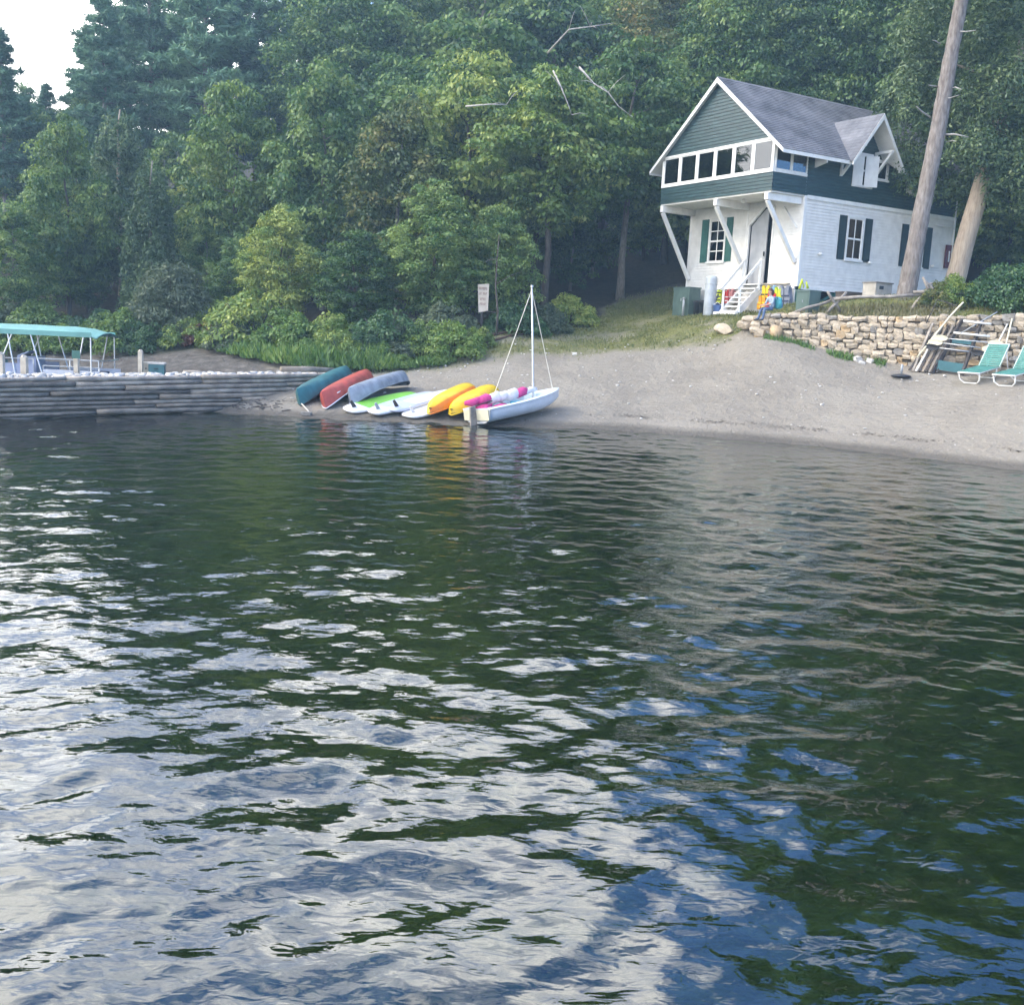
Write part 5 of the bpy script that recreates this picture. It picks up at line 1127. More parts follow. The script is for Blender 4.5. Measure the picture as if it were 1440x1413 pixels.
# ------------------------------------------------------------------ vegetation
def unit(v): return v/np.maximum(np.linalg.norm(v, axis=-1, keepdims=True), 1e-9)
def leaf_quads(c, nrm, axis, l, w):
    """diamond leaves: centres c, normals, long axis hint, length, width"""
    a = unit(axis-nrm*(axis*nrm).sum(-1, keepdims=True)); b = np.cross(nrm, a); l = l[:, None]; w = w[:, None]
    V = np.stack([c-a*l*.5, c+b*w*.5-a*l*.08, c+a*l*.5, c-b*w*.5-a*l*.08], 1).reshape(-1, 3)
    return V, np.arange(len(c)*4).reshape(-1, 4)
def clump_leaves(r, cen, rad, per, tint, size, droop=.35, up=.45, aspect=.55, spread=.5):
    n = len(cen)*per; k = np.repeat(np.arange(len(cen)), per)
    d = unit(r.normal(size=(n, 3))); fl = (d[:, 2] < 0) & (r.random(n) < .6); d[fl, 2] *= -1
    rr_ = (.45+.6*r.random(n)**.7)[:, None]; c = cen[k]+d*rr_*rad[k]
    c[:, 2] -= droop*np.hypot(d[:, 0], d[:, 1])**2*rad[k, 2]*rr_[:, 0]
    nr = unit(d*.75+np.array([0, 0, up])+r.normal(size=(n, 3))*spread); ax = d*np.array([1, 1, .2])+np.array([0, 0, -.5])+r.normal(size=(n, 3))*.45
    l = size*(.6+.8*r.random(n)); V, F = leaf_quads(c, nr, ax, l, l*aspect)
    return V, F, np.clip(tint[k]+r.normal(size=n)*.13, 0, 1)
def broad_crown(seed, Hh, Rr, z0, ncl, per, size, flat=.5, lobes=.3):
    r = np.random.default_rng(seed); d = unit(r.normal(size=(ncl, 3))); q = .42+.58*np.sqrt(r.random(ncl))
    th = np.arctan2(d[:, 1], d[:, 0]); lob = 1+lobes*np.sin(3*th+seed)*.5+lobes*np.sin(5*th+d[:, 2]*4+seed*2)*.5+r.normal(size=ncl)*.08
    hz = (Hh-z0)/2; c = np.stack([d[:, 0]*Rr*q*lob, d[:, 1]*Rr*q*lob, (z0+Hh)/2+d[:, 2]*hz*q*(.9+.2*r.random(ncl))], 1)
    taper = 1-.35*np.clip((c[:, 2]-(z0+Hh)/2)/hz, 0, 1); c[:, :2] *= taper[:, None]
    s = Rr*(.17+.14*r.random(ncl)); rad = np.stack([s, s, s*flat*(.8+.5*r.random(ncl))], 1)
    return clump_leaves(r, c, rad, per, np.clip(r.normal(.47, .22, ncl), 0, 1), size)
def cedar_crown(seed, Hh, Rr, z0, ncl, per, size):
    r = np.random.default_rng(seed); z = z0+(Hh-z0)*(1-np.sqrt(1-r.random(ncl)*.985)); f = (z-z0)/(Hh-z0)
    R_ = Rr*(1-f)**.75*np.clip(.55+f*4, 0, 1); th = r.random(ncl)*6.283; q = .5+.5*np.sqrt(r.random(ncl)); q *= 1+.18*np.sin(th*4+z*2.1)
    c = np.stack([np.cos(th)*R_*q, np.sin(th)*R_*q, z], 1); s = Rr*(.13+.10*r.random(ncl)); rad = np.stack([s, s, s*1.25], 1)
    return clump_leaves(r, c, rad, per, np.clip(r.normal(.48, .16, ncl), 0, 1), size, 1.0, .15, .36, .6)
def pine_crown(seed, Hh, Rr, z0):
    r = np.random.default_rng(seed); P = []; B = MB(); z = z0
    while z < Hh-.4:
        f = (z-z0)/(Hh-z0); nb = r.integers(3, 6); ln0 = Rr*(1-f)**.65*(.35+.65*min(1, f*5+.3))
        for k in range(nb):
            th = r.random()*6.283; ln = ln0*(.55+.6*r.random()); d = np.array([math.cos(th), math.sin(th), .05+.30*f]); tip = np.array([0, 0, z])+d*ln
            B.tube([(0, 0, z-.02), tuple(np.array([0, 0, z])+d*ln*.5+np.array([0, 0, -.04*ln])), tuple(tip)], [.05, .03, .012], 5, cap=False)
            for s in np.arange(.35, 1.02, .5/max(1.0, ln)):
                side = np.array([-d[1], d[0], 0])*ln*.30*(1.15-s)*1.6
                for w in (-1, -.35, .35, 1): P.append(np.array([0, 0, z])+d*ln*s+side*w*r.uniform(.5, 1)+np.array([0, 0, r.normal()*.10+.05]))
        z += r.uniform(.35, .75)
    for i in range(10): P.append(np.array([r.normal()*.15, r.normal()*.15, Hh-.1*i]))
    P = np.array(P); k = np.repeat(np.arange(len(P)), 14); n = len(k); d = unit(r.normal(size=(n, 3))*np.array([1, 1, .55])+np.array([0, 0, .25]))
    c = P[k]+d*(.12+.30*r.random(n))[:, None]; nr = unit(r.normal(size=(n, 3))+np.array([0, 0, .6])); V, F = leaf_quads(c, nr, d, .45+.35*r.random(n), .09+.06*r.random(n))
    tn = np.clip(r.normal(.5, .17, len(P))[k]+r.normal(size=n)*.1, 0, 1); return V, F, tn, B
def trunk_mesh(name, Hh, r0, seed, limbs, lz0, reach, mat, lean=0, bend=.25):
    r = random.Random(seed); m = MB(); path = []; n = 9
    for i in range(n+1): t = i/n; path.append(Vector((r.uniform(-bend, bend)*t+lean*Hh*t, r.uniform(-bend, bend)*t, -.3+Hh*t)))
    m.tube(path, [r0*(1.25 if i == 0 else 1)*(1-.78*(i/n)**1.1) for i in range(n+1)], 10, jit=.05, rr=r)
    for i in range(limbs):
        z = lz0+(Hh*.9-lz0)*(i+r.random())/limbs; k = min(n-1, int((z+.3)/Hh*n)); p = path[k].lerp(path[k+1], .5); th = r.random()*6.283; ln = reach*(1-.5*z/Hh)*r.uniform(.6, 1); d = Vector((math.cos(th), math.sin(th), r.uniform(.15, .6)))
        rr0 = r0*.30*(1-.5*z/Hh); m.tube([p, p+d*ln*.45, p+d*ln*.75+Vector((0, 0, -.05*ln)), p+d*ln+Vector((0, 0, .1*ln))], [rr0, rr0*.7, rr0*.45, rr0*.15], 6, cap=False)
    me_ = m.build(name, mat, None, True); me = me_.data; bpy.data.objects.remove(me_); return me
KIND = {}
def kind(key, Vt, tr, Hh, mat):
    V, F, t = Vt; KIND[key] = (np_mesh('crown', V, F, mat, t, link=False), tr, Hh)
kind('broad0', broad_crown(1, 12, 3.6, 1.2, 230, 120, .25), trunk_mesh('trunk', 10.5, .20, 1, 9, 2.5, 2.6, 'bark_dark'), 12, 'leaf_broad')
kind('broad1', broad_crown(2, 12, 3.9, 1.0, 230, 120, .25, .42), trunk_mesh('trunk', 10.5, .22, 2, 9, 2.5, 2.8, 'bark_dark'), 12, 'leaf_broad')
kind('broad2', broad_crown(3, 12, 3.3, .8, 220, 100, .25, .6, .4), trunk_mesh('trunk', 10.5, .18, 3, 9, 2.5, 2.4, 'bark_grey'), 12, 'leaf_broad')
kind('high0', broad_crown(4, 15, 4.4, 5.6, 210, 105, .29, .38, .4), trunk_mesh('trunk', 13.5, .27, 4, 10, 6.2, 3.4, 'bark_grey'), 15, 'leaf_broad')
kind('high1', broad_crown(5, 15, 4.0, 4.8, 210, 100, .28, .42, .4), trunk_mesh('trunk', 13.5, .24, 5, 10, 5.6, 3.2, 'bark_grey'), 15, 'leaf_broad')
kind('cedar0', cedar_crown(6, 11, 2.3, .7, 330, 95, .24), trunk_mesh('trunk', 10.5, .17, 6, 4, 2, 1.2, 'bark_cedar'), 11, 'leaf_cedar')
kind('cedar1', cedar_crown(7, 11, 2.6, 1.4, 330, 95, .24), trunk_mesh('trunk', 10.5, .18, 7, 4, 2, 1.2, 'bark_cedar'), 11, 'leaf_cedar')
for i in (0, 1):
    V, F, t, B = pine_crown(20+i, 22, 4.4-.5*i, 6.5); tm = trunk_mesh('trunk', 22, .30, 20+i, 5, 3, 1.0, 'bark_pine', bend=.15)
    bo_ = B.build('limbs', 'bark_dark'); lm = bo_.data; bpy.data.objects.remove(bo_)
    KIND['pine%d' % i] = (np_mesh('crown', V, F, 'leaf_pine', t, link=False), tm, 22, lm)
def bush_crown(seed, Rr, Hh, ncl, per, size, **k):
    r = np.random.default_rng(seed); th = r.random(ncl)*6.283; q = np.sqrt(r.random(ncl)); z = Hh*(1-q**2*.85)*(.25+.7*np.sqrt(r.random(ncl))); c = np.stack([np.cos(th)*Rr*q, np.sin(th)*Rr*q, z], 1)
    s = Rr*(.16+.12*r.random(ncl)); return clump_leaves(r, c, np.stack([s, s, s*.75], 1), per, np.clip(r.normal(.48, .17, ncl), 0, 1), size, **k)
def stems_mesh(seed, Rr, Hh, n=7):
    r = random.Random(seed); m = MB()
    for i in range(n): th = r.random()*6.283; e = Vector((math.cos(th)*Rr*.6, math.sin(th)*Rr*.6, Hh*.75)); m.tube([(0, 0, -.1), e*.5+Vector((0, 0, .15)), e], [.035, .025, .008], 5, cap=False)
    o = m.build('stems', 'bark_dark'); me = o.data; bpy.data.objects.remove(o); return me
kind('bush0', bush_crown(30, 1.3, 1.5, 85, 130, .105), stems_mesh(1, 1.3, 1.5), 1.5, 'leaf_bush')
kind('bush1', bush_crown(31, 1.2, 1.2, 80, 125, .10), stems_mesh(2, 1.2, 1.2), 1.2, 'leaf_bush')
kind('willow', bush_crown(32, 2.3, 4.6, 170, 120, .20, droop=.8, aspect=.30, up=.3), stems_mesh(3, 2.3, 4.6, 10), 4.6, 'leaf_willow')
def weed_crown(seed, Rr, Hh, n):
    r = np.random.default_rng(seed); th = r.random(n)*6.283; q = np.sqrt(r.random(n)); h = Hh*(.35+.65*r.random(n))*(1-.5*q**2)
    b = np.stack([np.cos(th)*Rr*q, np.sin(th)*Rr*q, h*.5], 1); d = unit(np.stack([np.cos(th)*.35*q+r.normal(size=n)*.4, np.sin(th)*.35*q+r.normal(size=n)*.4, np.ones(n)], 1))
    V, F = leaf_quads(b, unit(r.normal(size=(n, 3))*np.array([1, 1, .25])), d, h*.8, .04+.09*r.random(n)**2); return V, F, np.clip(r.normal(.45, .25, n), 0, 1)
kind('weed', weed_crown(40, .8, .85, 700), None, .85, 'leaf_weed')
for i in range(3): kind('big%d' % i, broad_crown(60+i, 22, 5.9-.4*i, 4.5, 400, 105, .30, .45, .35), trunk_mesh('trunk', 19.5, .32, 60+i, 12, 6, 4.2, 'bark_dark'), 22, 'leaf_broad')
def plant(key, x, y, Hh, lb, group, name, cat='tree', wide=1.0, mat=None, yaw=None, z=None, bark=None, sink=.1):
    if key.startswith('broad') and Hh > 15: key = 'big'+key[-1]
    if key.startswith('high') and Hh > 21: key = 'big'+key[-1]
    k = KIND[key]; s = Hh/k[2]; t = thing(name, lb, cat, (x, y, (gz(x, y) if z is None else z)-sink*s), rnd.random()*6.28 if yaw is None else yaw, group); t.scale = (s*wide, s*wide, s)
    c = bpy.data.objects.new('crown' if cat == 'tree' else 'foliage', k[0]); C.objects.link(c); c.parent = t
    if mat: c.material_slots[0].link = 'OBJECT'; c.material_slots[0].material = M(mat)
    if k[1]:
        b = bpy.data.objects.new('trunk' if cat == 'tree' else 'stems', k[1]); C.objects.link(b); b.parent = t
        if bark: b.material_slots[0].link = 'OBJECT'; b.material_slots[0].material = M(bark)
    if len(k) > 3: b = bpy.data.objects.new('limbs', k[3]); C.objects.link(b); b.parent = t
    return t
def tpx(key, px, Y, top, lb, group=None, name='broadleaf_tree', wide=1.0, mat=None, Rw=None, **kw):
    x = at(px, 350, Y).x; g = gz(x, Y); Hh = at(px, top, Y).z-g
    return plant(key, x, Y, Hh, lb, group, name, wide=wide, mat=mat, **kw)
# trees along the edge of the wood
tpx('broad2', 20, 44.5, 285, 'rounded green tree at the water edge behind the teal canopy', wide=1.15)
tpx('broad0', 95, 47, 165, 'tall pale yellow green tree behind the pontoon boat', mat='leaf_light', wide=.75)
tpx('cedar1', 170, 51, 130, 'slender tall cedar behind the grey green cedar', name='cedar_tree')
tpx('cedar0', 213, 46, 205, 'grey green cedar with hanging sprays above the willow bush', name='cedar_tree', wide=.95, bark='bark_grey')
tpx('willow', 243, 42.5, 352, 'grey green willow bush above the mud bank', name='willow_bush', wide=1.1, sink=.3)
tpx('broad1', 330, 50, 110, 'pale leaved tree standing under the pines', mat='leaf_light', wide=.8)
tpx('broad0', 395, 42.5, 290, 'light green young tree above the weeds at the end of the log pier', mat='leaf_light', wide=1.05)
tpx('broad2', 455, 49, 90, 'tall dark green tree left of the yellowing tree', wide=.85)
tpx('broad0', 335, 45, 330, 'dark green small tree between willow bush and young light tree', wide=1.1)
tpx('broad1', 500, 41.5, 320, 'low spreading dark green tree above the canoes', wide=1.15)
tpx('broad2', 560, 46.5, 140, 'yellowing tree with brownish top above the canoes', mat='leaf_yellowing', wide=.95)
tpx('broad1', 655, 49, 60, 'large pale green tree with broad light branches', mat='leaf_light', wide=.85)
tpx('broad0', 610, 42, 255, 'dark dense tree left of the notice board', wide=1.15)
tpx('broad1', 700, 42.8, 285, 'dense low tree overhanging the notice board', wide=1.0)
tpx('high0', 770, 47, 95, 'tall tree with drooping light green boughs right of the notice board', mat='leaf_light', wide=.95, bark='bark_dark')
tpx('high1', 752, 50, 130, 'straight dark trunk tree behind the light green boughs', wide=1.0, bark='bark_dark')
tpx('high0', 876, 52, 60, 'tall tree with bare straight trunk left of the cottage', wide=.95)
tpx('high1', 935, 60, 40, 'shaded tree standing deep behind the cottage gable', wide=1.0, bark='bark_dark')
tpx('broad2', 805, 54, 280, 'small shaded tree in the dark of the wood', wide=1.1)
tpx('broad2', 236, 58, 185, 'round topped tree filling the wood between the pines', wide=.9)
for (k, px, Y, tp, lb) in (('broad2', 835, 57, 215, 'shaded understory tree in the dark left of the cottage'), ('broad0', 905, 61, 200, 'low shaded tree behind the bare straight trunk'), ('broad1', 965, 63, 190, 'low shaded tree behind the left porch brace'), ('cedar1', 790, 59, 200, 'dark cedar deep in the wood behind the notice board'), ('broad0', 120, 47.5, 330, 'low dense tree behind the right end of the teal canopy'), ('broad1', 62, 49, 320, 'low dark tree behind the middle of the teal canopy'), ('broad2', 290, 48, 300, 'dark small tree behind the willow bush'), ('broad1', 1420, 52, 170, 'shaded tree in the dark right of the cottage')): tpx(k, px, Y, tp, lb, wide=1.05)
# white pines against the sky
tpx('pine0', 150, 62, -20, 'white pine at the left edge of the open sky', name='pine_tree', wide=1.0)
tpx('pine1', 215, 66, -90, 'tall white pine with bare lower trunk', name='pine_tree')
tpx('pine0', 290, 63, -130, 'tallest white pine above the pale leaved tree', name='pine_tree')
tpx('pine1', 360, 70, -120, 'white pine right of the tallest pine', name='pine_tree')
tpx('pine1', 10, 58, 42, 'lone white pine left of the open sky', name='pine_tree', wide=1.1)
tpx('broad2', 50, 60, 150, 'rounded tree below the gap of open sky', wide=1.0)
tpx('broad1', 110, 58, 175, 'dark tree below the left pine', wide=.8)
for (px, Y, tp, k, lb) in ((128, 66, 35, 'pine1', 'white pine filling the gap between the left pines'), (185, 72, -60, 'pine0', 'white pine standing behind the left pines'), (255, 70, -70, 'pine1', 'white pine set back between the two tallest pines'), (325, 66, -40, 'pine0', 'lower white pine beside the tallest pine'), (420, 68, -90, 'pine0', 'dark white pine farthest from the open sky'), (70, 64, 118, 'pine0', 'low white pine under the gap of open sky')): tpx(k, px, Y, tp, lb, name='pine_tree', wide=1.1)
# backdrop of the wood: individual trees up the slope
rb = random.Random(21)
BG = [('broad0', 'leaf_broad'), ('broad1', 'leaf_broad'), ('high0', 'leaf_broad'), ('broad2', 'leaf_light'), ('cedar1', 'leaf_cedar'), ('broad1', 'leaf_yellowing'), ('high1', 'leaf_broad')]
for row, (Y, step, top) in enumerate(((56, 96, 60), (65, 96, -70), (78, 100, -150))):
    px = -130+row*23
    while px < 1640:
        tp = top+rb.uniform(-50, 70)+(190 if px < 130 else 0)
        if px < 120: tp = max(tp, 112)
        elif px < 430: tp = max(tp, 205+rb.uniform(0, 40))
        hk = rb.choice(BG); Yj = Y+rb.uniform(-3, 3); xx = at(px, 350, Yj).x
        u_ = (xx-HX)*math.cos(HYAW)+(Yj-HY)*math.sin(HYAW); v_ = -(xx-HX)*math.sin(HYAW)+(Yj-HY)*math.cos(HYAW)
        if not (-7 < u_ < 14 and -5 < v_ < 11) and not (760 < px < 940 and Y < 60):
            tpx(hk[0], px, Yj, tp, (('cedar' if 'cedar' in hk[0] else {'leaf_broad': 'dark green broadleaf tree', 'leaf_light': 'light green broadleaf tree', 'leaf_yellowing': 'yellowing broadleaf tree'}[hk[1]])+(' with high bare trunk' if 'high' in hk[0] else '')+(' among the first trees of the wooded slope', ' in the middle of the wooded slope', ' deep at the back of the wooded slope')[row]), 'trees of the wooded slope', name='cedar_tree' if 'cedar' in hk[0] else 'forest_tree', mat=hk[1], wide=rb.uniform(.8, 1.05))
        px += step*rb.uniform(.75, 1.25)
# trees right of and behind the cottage
tpx('broad1', 1120, 60, -40, 'dark green tree rising directly behind the cottage roof', wide=.9)
tpx('broad0', 1215, 58, -80, 'tall dark tree behind the dormer', wide=.8)
tpx('broad2', 1000, 59, -60, 'hazy tree behind the cottage ridge', wide=.9)
tpx('broad1', 1300, 56, -120, 'tall tree behind the leaning pine trunk', wide=.8)
tpx('broad2', 1475, 48, -200, 'dense tree at the right behind the hedge', wide=.8)
tpx('broad0', 1590, 42, -220, 'large tree beyond the hedge at the end of the wall', wide=.8)
tpx('high0', 1260, 63, -330, 'very tall tree rising behind the dormer and pine trunk', wide=.9)
tpx('high1', 1405, 58, -380, 'very tall tree rising behind the leaning cedar', wide=.9)
tpx('high0', 1560, 51, -420, 'very tall tree beyond the hedge right of the cottage', wide=.9)
tpx('high1', 1700, 44, -420, 'very tall tree beyond the right end of the beach', wide=.9)
# the leaning cedar and the big pine trunk beside the house
def leaning_cedar():
    b = at(1338, 408, 41.5); tp = at(1392, 225, 41.5); b.z = gz(b.x, b.y)-.1; d = (tp-b).normalized()
    t = thing('leaning_cedar', 'leaning cedar with a pale bare trunk and heavy hanging crown beside the house', 'tree', b)
    m = MB(); pts = [b, b.lerp(tp, .12)-Vector((.02, 0, 0)), b.lerp(tp, .45)+Vector((-.05, 0, 0)), tp, tp+d*3.2, tp+d*7]; rad = [.52, .38, .36, .33, .24, .08]; m.tube([pts[i].lerp(pts[i+1], k/5) for i in range(5) for k in range(5)], [lerp(rad[i], rad[i+1], k/5) for i in range(5) for k in range(5)], 20, jit=.05, rr=rnd); m.build('trunk', 'bark_cedar', t, True, True)
    r = np.random.default_rng(77); P = []
    # hanging boughs: clumps in an irregular mass above the bare trunk
    def blob(px, py, Y, rx, rz, n):
        c = at(px, py, Y)
        for _ in range(n):
            q = unit(r.normal(size=(1, 3)))[0]*(.35+.65*r.random()**.5); P.append((c.x+q[0]*rx, c.y+q[1]*rx*.9, c.z+q[2]*rz))
    for a in ((1300, 210, 43.5, 1.3, 1.4, 26), (1330, 110, 44, 1.9, 2.0, 40), (1350, 255, 42.8, .9, .55, 16), (1420, 190, 41.5, 1.5, 1.3, 30), (1420, 70, 42, 2.1, 2.2, 46), (1345, -20, 43.5, 1.9, 2.0, 36), (1460, -60, 42, 2.4, 2.2, 40), (1400, -150, 42, 2.0, 2.2, 36), (1490, 150, 41, 1.8, 2.0, 34), (1440, 255, 40.8, 1.3, .8, 20), (1385, -260, 42, 1.6, 2.0, 24), (1480, 300, 41.5, 1.0, .5, 10), (1375, 205, 40.4, .9, .7, 26), (1405, 120, 40.3, 1.3, 1.2, 40), (1395, 20, 40.4, 1.5, 1.4, 44), (1310, 140, 41.8, 1.2, 1.5, 34), (1285, 235, 42.6, .7, .6, 14), (1290, 60, 42.4, 1.0, 1.4, 26), (1420, 225, 40.2, 1.0, .6, 22), (1380, -80, 40.4, 1.6, 1.6, 36), (1262, 140, 43.6, .8, 1.0, 18)): blob(*a)
    P = np.array(P); s = .38+.28*r.random(len(P)); V, F, tn = clump_leaves(r, P, np.stack([s, s, s*1.1], 1), 140, np.clip(r.normal(.58, .20, len(P)), 0, 1), .165, 1.0, .2, .38, .6)
    V = V-np.array(b); np_mesh('crown', V, F, 'leaf_cedar', tn, parent=t)
    for k in range(9):
        z = tp+d*(k*.6-.3); e = Vector(P[r.integers(len(P))]); m = MB(); m.tube([z, z.lerp(e, .5)+Vector((0, 0, .2)), e], [.10, .06, .02], 6, cap=False); m.build('limb', 'bark_grey', t, True, True)
leaning_cedar()
def big_pine():
    b = on_ground(1274, 418, 36, 42); Y = b.y; top = at(1352, 0, Y); d = (top-b).normalized(); t = thing('leaning_pine', 'tall leaning pine trunk with dead stubs standing before the house side', 'tree', b)
    m = MB(); pts = [b-d*.3+Vector((0, 0, 0)), b, b.lerp(top, .06), b.lerp(top, .3), b.lerp(top, .55)+Vector((.03, 0, 0)), b.lerp(top, .8), top, top+d*5, top+d*10]
    rad = [.42, .36, .315, .285, .265, .245, .22, .17, .08]; P2 = []; R2 = []
    for i in range(len(pts)-1):
        for k in range(7): P2.append(pts[i].lerp(pts[i+1], k/7)); R2.append(lerp(rad[i], rad[i+1], k/7))
    m.tube(P2, R2, 22, jit=.07, rr=rnd); m.build('trunk', 'bark_pine', t, True, True)
    for (p0, p1, p2, r_) in (((1308, 165), (1296, 157), (1289, 150), .035), ((1322, 190), (1342, 189), (1362, 193), .04), ((1334, 125), (1344, 123), (1352, 126), .025), ((1336, 44), (1358, 45), (1372, 43), .03), ((1318, 122), (1310, 121), (1306, 120), .025), ((1326, 138), (1336, 138), (1349, 134), .02), ((1322, 62), (1316, 58), (1312, 57), .025), ((1330, 200), (1340, 198), (1345, 199), .02)):
        m = MB(); m.tube([at(*p0, Y+.1), at(*p1, Y-.35), at(*p2, Y-.6)], [r_, r_*.8, r_*.4], 6); m.build('branch_stub', 'dead_wood', t, True, True)
    # crown far above the frame
    V, F, tn, B = pine_crown(33, 12, 3.6, 0); q = np.array(top+d*1.5)-np.array(b); np_mesh('crown', V+q, F, 'leaf_pine', tn, parent=t); lo = B.build('limbs', 'bark_pine', t); lo.location = tuple(q)
big_pine()
# thin grey sapling and bare branches
def bare(name, lb, pts, Y, r0, mat, twigs=0, seed=1):
    r = random.Random(seed); P = [at(px, py, Y+dy) for (px, py, dy) in pts]; t = thing(name, lb, 'tree' if 'tree' in name or 'sapling' in name else 'branch', P[0]); m = MB(); n = len(P); m.tube(P, [r0*(1-.75*i/(n-1)) for i in range(n)], 7); m.build('stem', mat, t, True, True)
    for i in range(twigs):
        k = r.randrange(1, n); q = P[k]; e = q+Vector((r.uniform(-1, 1), r.uniform(-.5, .2), r.uniform(-.2, .7))); m = MB(); m.tube([q, q.lerp(e, .5)+Vector((0, 0, .06)), e], [r0*.4, r0*.3, r0*.1], 5); m.build('twig', mat, t, True, True)
    return t
bare('sapling', 'thin bare grey sapling stem right of the notice board', [(698, 472, 0), (700, 440, 0), (697, 400, 0), (699, 365, 0), (702, 330, .2)], 39.3, .05, 'bark_dark', 3, 2)
bare('dead_branch', 'bleached dead branch reaching out high in the hazy trees', [(770, 75, 1), (800, 42, 0), (830, 38, 0), (862, 33, 0)], 45, .045, 'dead_wood', 4, 3)
bare('dead_branch', 'pale dead branch hanging above the light green boughs', [(815, 95, 1), (835, 118, 0), (855, 130, 0), (870, 150, 0), (890, 165, 0)], 44.5, .045, 'dead_wood', 4, 4)
bare('dead_branch', 'short bleached limb inside the large pale green tree', [(655, 150, .5), (690, 147, 0), (712, 148, 0)], 44, .04, 'dead_wood', 2, 5)
bare('dead_branch', 'curved grey dead limb beside the straight dark trunk', [(778, 100, .5), (790, 125, 0), (800, 150, 0), (804, 162, 0)], 44.6, .04, 'dead_wood', 2, 6)
# bushes on the bank
BU = [(430, 37.4, 1.25, 'bush0'), (480, 37.6, 1.5, 'bush1'), (520, 38.2, 1.8, 'bush0'), (560, 38.4, 1.6, 'bush1'), (600, 38.6, 1.8, 'bush0'), (640, 38.2, 1.7, 'bush1'), (672, 39.0, 1.1, 'bush0'), (545, 39, 2.4, 'bush0'), (625, 40, 2.0, 'bush1'), (470, 39, 2.2, 'bush0'), (410, 39, 2.0, 'bush1'), (360, 40.5, 2.2, 'bush0'), (725, 41.5, 1.2, 'bush1'), (760, 43, 1.3, 'bush0'), (800, 45.5, 1.3, 'bush1'), (310, 42.5, 1.6, 'bush0'), (60, 43, 1.5, 'bush1'), (140, 42.5, 1.4, 'bush0'), (0, 43, 1.5, 'bush0'), (20, 40.5, 1.2, 'bush1'), (90, 40.8, 1.1, 'bush0'), (165, 41, 1.6, 'bush1'), (205, 40.6, 1.2, 'bush0'), (335, 39.6, 1.3, 'bush0'), (265, 41, 1.1, 'bush1')]
for i, (px, Y, h, k) in enumerate(BU):
    x = at(px, 470, Y).x; h *= .72 if 400 < px < 700 else 1
    plant(k, x, Y, h, ('bright green', 'pale green', 'deep green', 'grey green', 'pale green')[i % 5]+(' tall leafy' if h > 1.7 else ' low leafy')+' shrub on the bank at the edge of the wood', 'shrubs along the bank', 'shrub', 'shrub', 1.05, mat=('leaf_weed', 'leaf_light', 'leaf_bush', 'leaf_willow', 'leaf_light')[i % 5])
x = at(290, 490, 41).x; plant('bush1', x, 41, .9, 'rust red withered bush on the mud bank', None, 'withered_bush', 'shrub', 1.1, mat='leaf_red')
HB = [(1370, 36.6, 1.5, 'bush0'), (1405, 35.6, 1.9, 'bush1'), (1440, 35.0, 2.1, 'bush0'), (1480, 34.4, 2.1, 'bush1'), (1425, 37.5, 1.9, 'bush1'), (1530, 34.5, 2.2, 'bush0'), (1395, 37.8, 1.5, 'bush0')]
for i, (px, Y, h, k) in enumerate(HB): x = at(px, 430, Y).x; plant(k, x, Y, h*(.5 if px < 1390 else .72), 'dense green shrub of the hedge above the stone wall', 'hedge shrubs above the wall', 'hedge_shrub', 'shrub', .95)
for (px, Y, h, mt, lb) in ((1318, 36.2, .85, 'leaf_yellowing', 'small yellowing shrub behind the wall top'), (1340, 36.3, 1.0, 'leaf_light', 'yellow green shrub between the yellowing shrub and the hedge')):
    x = at(px, 430, Y).x; plant('bush1', x, Y, h, lb, None, 'shrub', 'shrub', .8, mat=mt)
for i, (px, Y, h) in enumerate([(330, 38.8, .9), (352, 38.2, .95), (372, 37.6, 1.0), (392, 37.2, .95), (412, 36.9, .9), (432, 36.6, 1.1), (452, 36.5, 1.15), (470, 36.4, 1.0), (490, 36.4, .9), (512, 36.5, .8), (532, 36.6, .75), (552, 36.7, .6), (575, 36.8, .55), (600, 37.0, .5), (462, 37.3, 1.3), (485, 37.2, 1.1), (622, 37.3, .45), (440, 37.4, 1.1), (30, 42, .9), (75, 42, .8), (645, 37.8, .4), (520, 37.3, .9), (560, 37.5, .8)]):
    x = at(px, 505, Y).x; h *= rnd.uniform(.55, 1.1)
    if i % 2: plant('bush1', x+.3, Y+.2, h*.8, 'low leafy light green weed bush at the top of the beach', 'weed bushes above the beach', 'weed_bush', 'plant', 1.2, mat='leaf_weed')
    plant('weed', x, Y, h, 'clump of tall light green weeds at the top of the beach', 'weeds above the beach', 'weed_clump', 'plant', 1.1, sink=.02)
# grass, straw and pebbles
def blades(name, lb, pts, hmin, hmax, w, mat, seed):
    r = np.random.default_rng(seed); n = len(pts); h = hmin+(hmax-hmin)*r.random(n)**1.6; d = unit(np.stack([r.normal(size=n)*.35, r.normal(size=n)*.35, np.ones(n)], 1)); c = pts+d*(h*.45)[:, None]
    V, F = leaf_quads(c, unit(r.normal(size=(n, 3))*np.array([1, 1, .3])), d, h, w*(.6+.8*r.random(n))); tag(np_mesh(name, V, F, mat, np.clip(r.normal(.5, .2, n), 0, 1)), lb, 'grass', kind='stuff')
r = np.random.default_rng(50); n = 150000; X = r.uniform(-8, 20, n); Y = r.uniform(33, 54, n); g, f = cover(X, Y); sd = (X-WA[0])*WNRM[0]+(Y-WA[1])*WNRM[1]
u_ = (X-HX)*math.cos(HYAW)+(Y-HY)*math.sin(HYAW); v_ = -(X-HX)*math.sin(HYAW)+(Y-HY)*math.cos(HYAW); inh = (u_ > -.1) & (u_ < HL) & (v_ > -.1) & (v_ < HW)
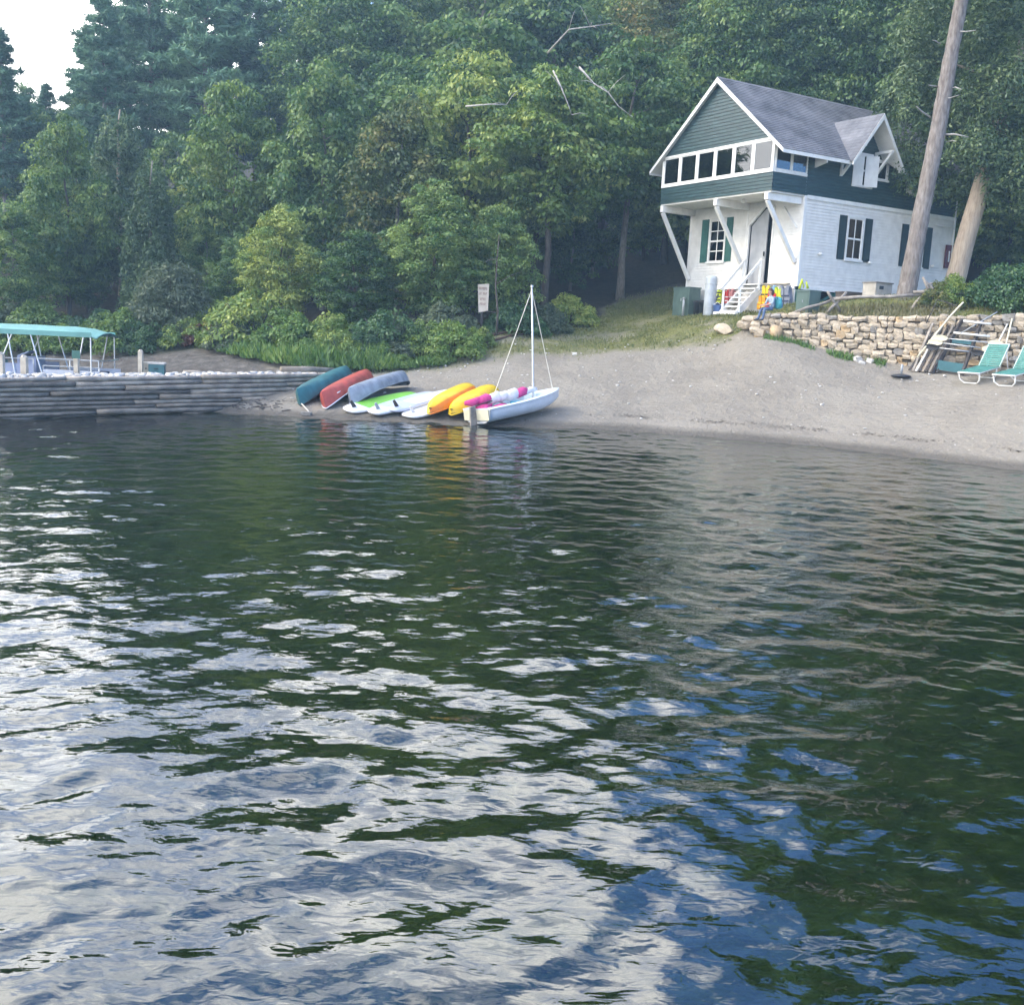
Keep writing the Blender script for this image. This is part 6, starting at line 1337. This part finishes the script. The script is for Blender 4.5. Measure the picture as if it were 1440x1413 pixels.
k = (r.random(n) < g*(.35+.65*sstep(fbm(X*1.3, Y*1.3, 70), .4, .6))) & ~inh & ~((X > 8) & (sd < .5)); X = X[k]; Y = Y[k]
blades('grass', 'short dry green grass covering the slope below the cottage', np.stack([X, Y, ground(X, Y)], 1), .05, .15, .035, 'grass_blade', 51)
n = 4200; a = r.uniform(1.0, 6.5, n); s = r.uniform(.35, 2.2, n); X = WA[0]+WD[0]*a+WNRM[0]*s; Y = WA[1]+WD[1]*a+WNRM[1]*s
blades('dry_grass', 'tall straw coloured grass behind the stone wall top', np.stack([X, Y, ground(X, Y)], 1), .06, .30, .03, 'straw', 52)
n = 2600; a = r.uniform(.5, 4.6, n); s = r.normal(-.35, .18, n); X = WA[0]+WD[0]*a+WNRM[0]*s; Y = WA[1]+WD[1]*a+WNRM[1]*s; k = fbm(a*1.2, s*2, 5) > .5; X = X[k]; Y = Y[k]
blades('wall_foot_grass', 'green grass tufts along the foot of the stone wall', np.stack([X, Y, ground(X, Y)], 1), .08, .28, .035, 'leaf_weed', 53)
n = 60000; X = r.uniform(-8, 13, n); Y = r.uniform(23.5, 31, n); Z = ground(X, Y); k = (np.abs(Z-.30-.10*fbm(X*.5, Y*.5, 90)) < .035) & (r.random(n) < .5*sstep(fbm(X*1.1, Y*1.1, 91), .42, .62)); X = X[k]; Y = Y[k]; Z = Z[k]; n = len(X); an = r.random(n)*6.28
V, F = leaf_quads(np.stack([X, Y, Z+.012], 1), unit(np.stack([r.normal(size=n)*.3, r.normal(size=n)*.3, np.ones(n)], 1)), np.stack([np.cos(an), np.sin(an)*.5, an*0], 1), .05+.16*r.random(n)**2, .015+.03*r.random(n))
tag(np_mesh('wrack_line', V, F, 'trap_brown', r.random(n)), 'thin broken line of dark weed washed up along the beach', 'debris', kind='stuff')
n = 5000; X = r.uniform(-7, 16, n); Y = r.uniform(26, 40, n); Z = ground(X, Y); g, f = cover(X, Y); k = (Z > .25) & (r.random(n) < .16+.5*(np.abs(g-.4) < .3)) & (f < .1) & ~((X > 8) & ((X-WA[0])*WNRM[0]+(Y-WA[1])*WNRM[1] > -.1)); X = X[k]; Y = Y[k]; Z = Z[k]
rock_scatter('beach_pebbles', 'scattered pale pebbles on the beach', np.stack([X, Y, Z], 1)[:380], .02, .10, 'white_rock', 54)
for i, (px, py, s) in enumerate(((458, 517, .42), (430, 519, .3), (665, 500, .25), (808, 500, .22), (1100, 478, .3), (1205, 508, .35), (1212, 512, .22), (1225, 510, .3))):
    p = on_ground(px, py, 28, 45); o = bpy.data.objects.new('rock', SM['white_rock'][i % 4]); C.objects.link(o); o.location = p+Vector((0, 0, s*.15)); o.scale = (s, s*.8, s*.6); o.rotation_euler = (.2, .1, i)
    tag(o, 'loose pale rock lying at the top of the beach', 'rock', 'loose rocks at the top of the beach')

# ------------------------------------------------------------------ haze
hz = MB(); hz.b2((-70, -6, -6), (75, 118, 46)); hzo = hz.build('haze', None) if False else None
me = bpy.data.meshes.new('haze'); me.from_pydata(hz.v, [], hz.f); hzo = bpy.data.objects.new('haze', me); C.objects.link(hzo)
hm = bpy.data.materials.new('haze_air'); hm.use_nodes = True; nt = hm.node_tree; nt.nodes.clear(); pv = N(nt, 'ShaderNodeVolumePrincipled'); pv.inputs['Color'].default_value = (.50, .77, 1, 1); pv.inputs['Density'].default_value = .0015; pv.inputs['Anisotropy'].default_value = .2
ou = N(nt, 'ShaderNodeOutputMaterial'); nt.links.new(pv.outputs[0], ou.inputs['Volume']); me.materials.append(hm); tag(hzo, kind='stuff')
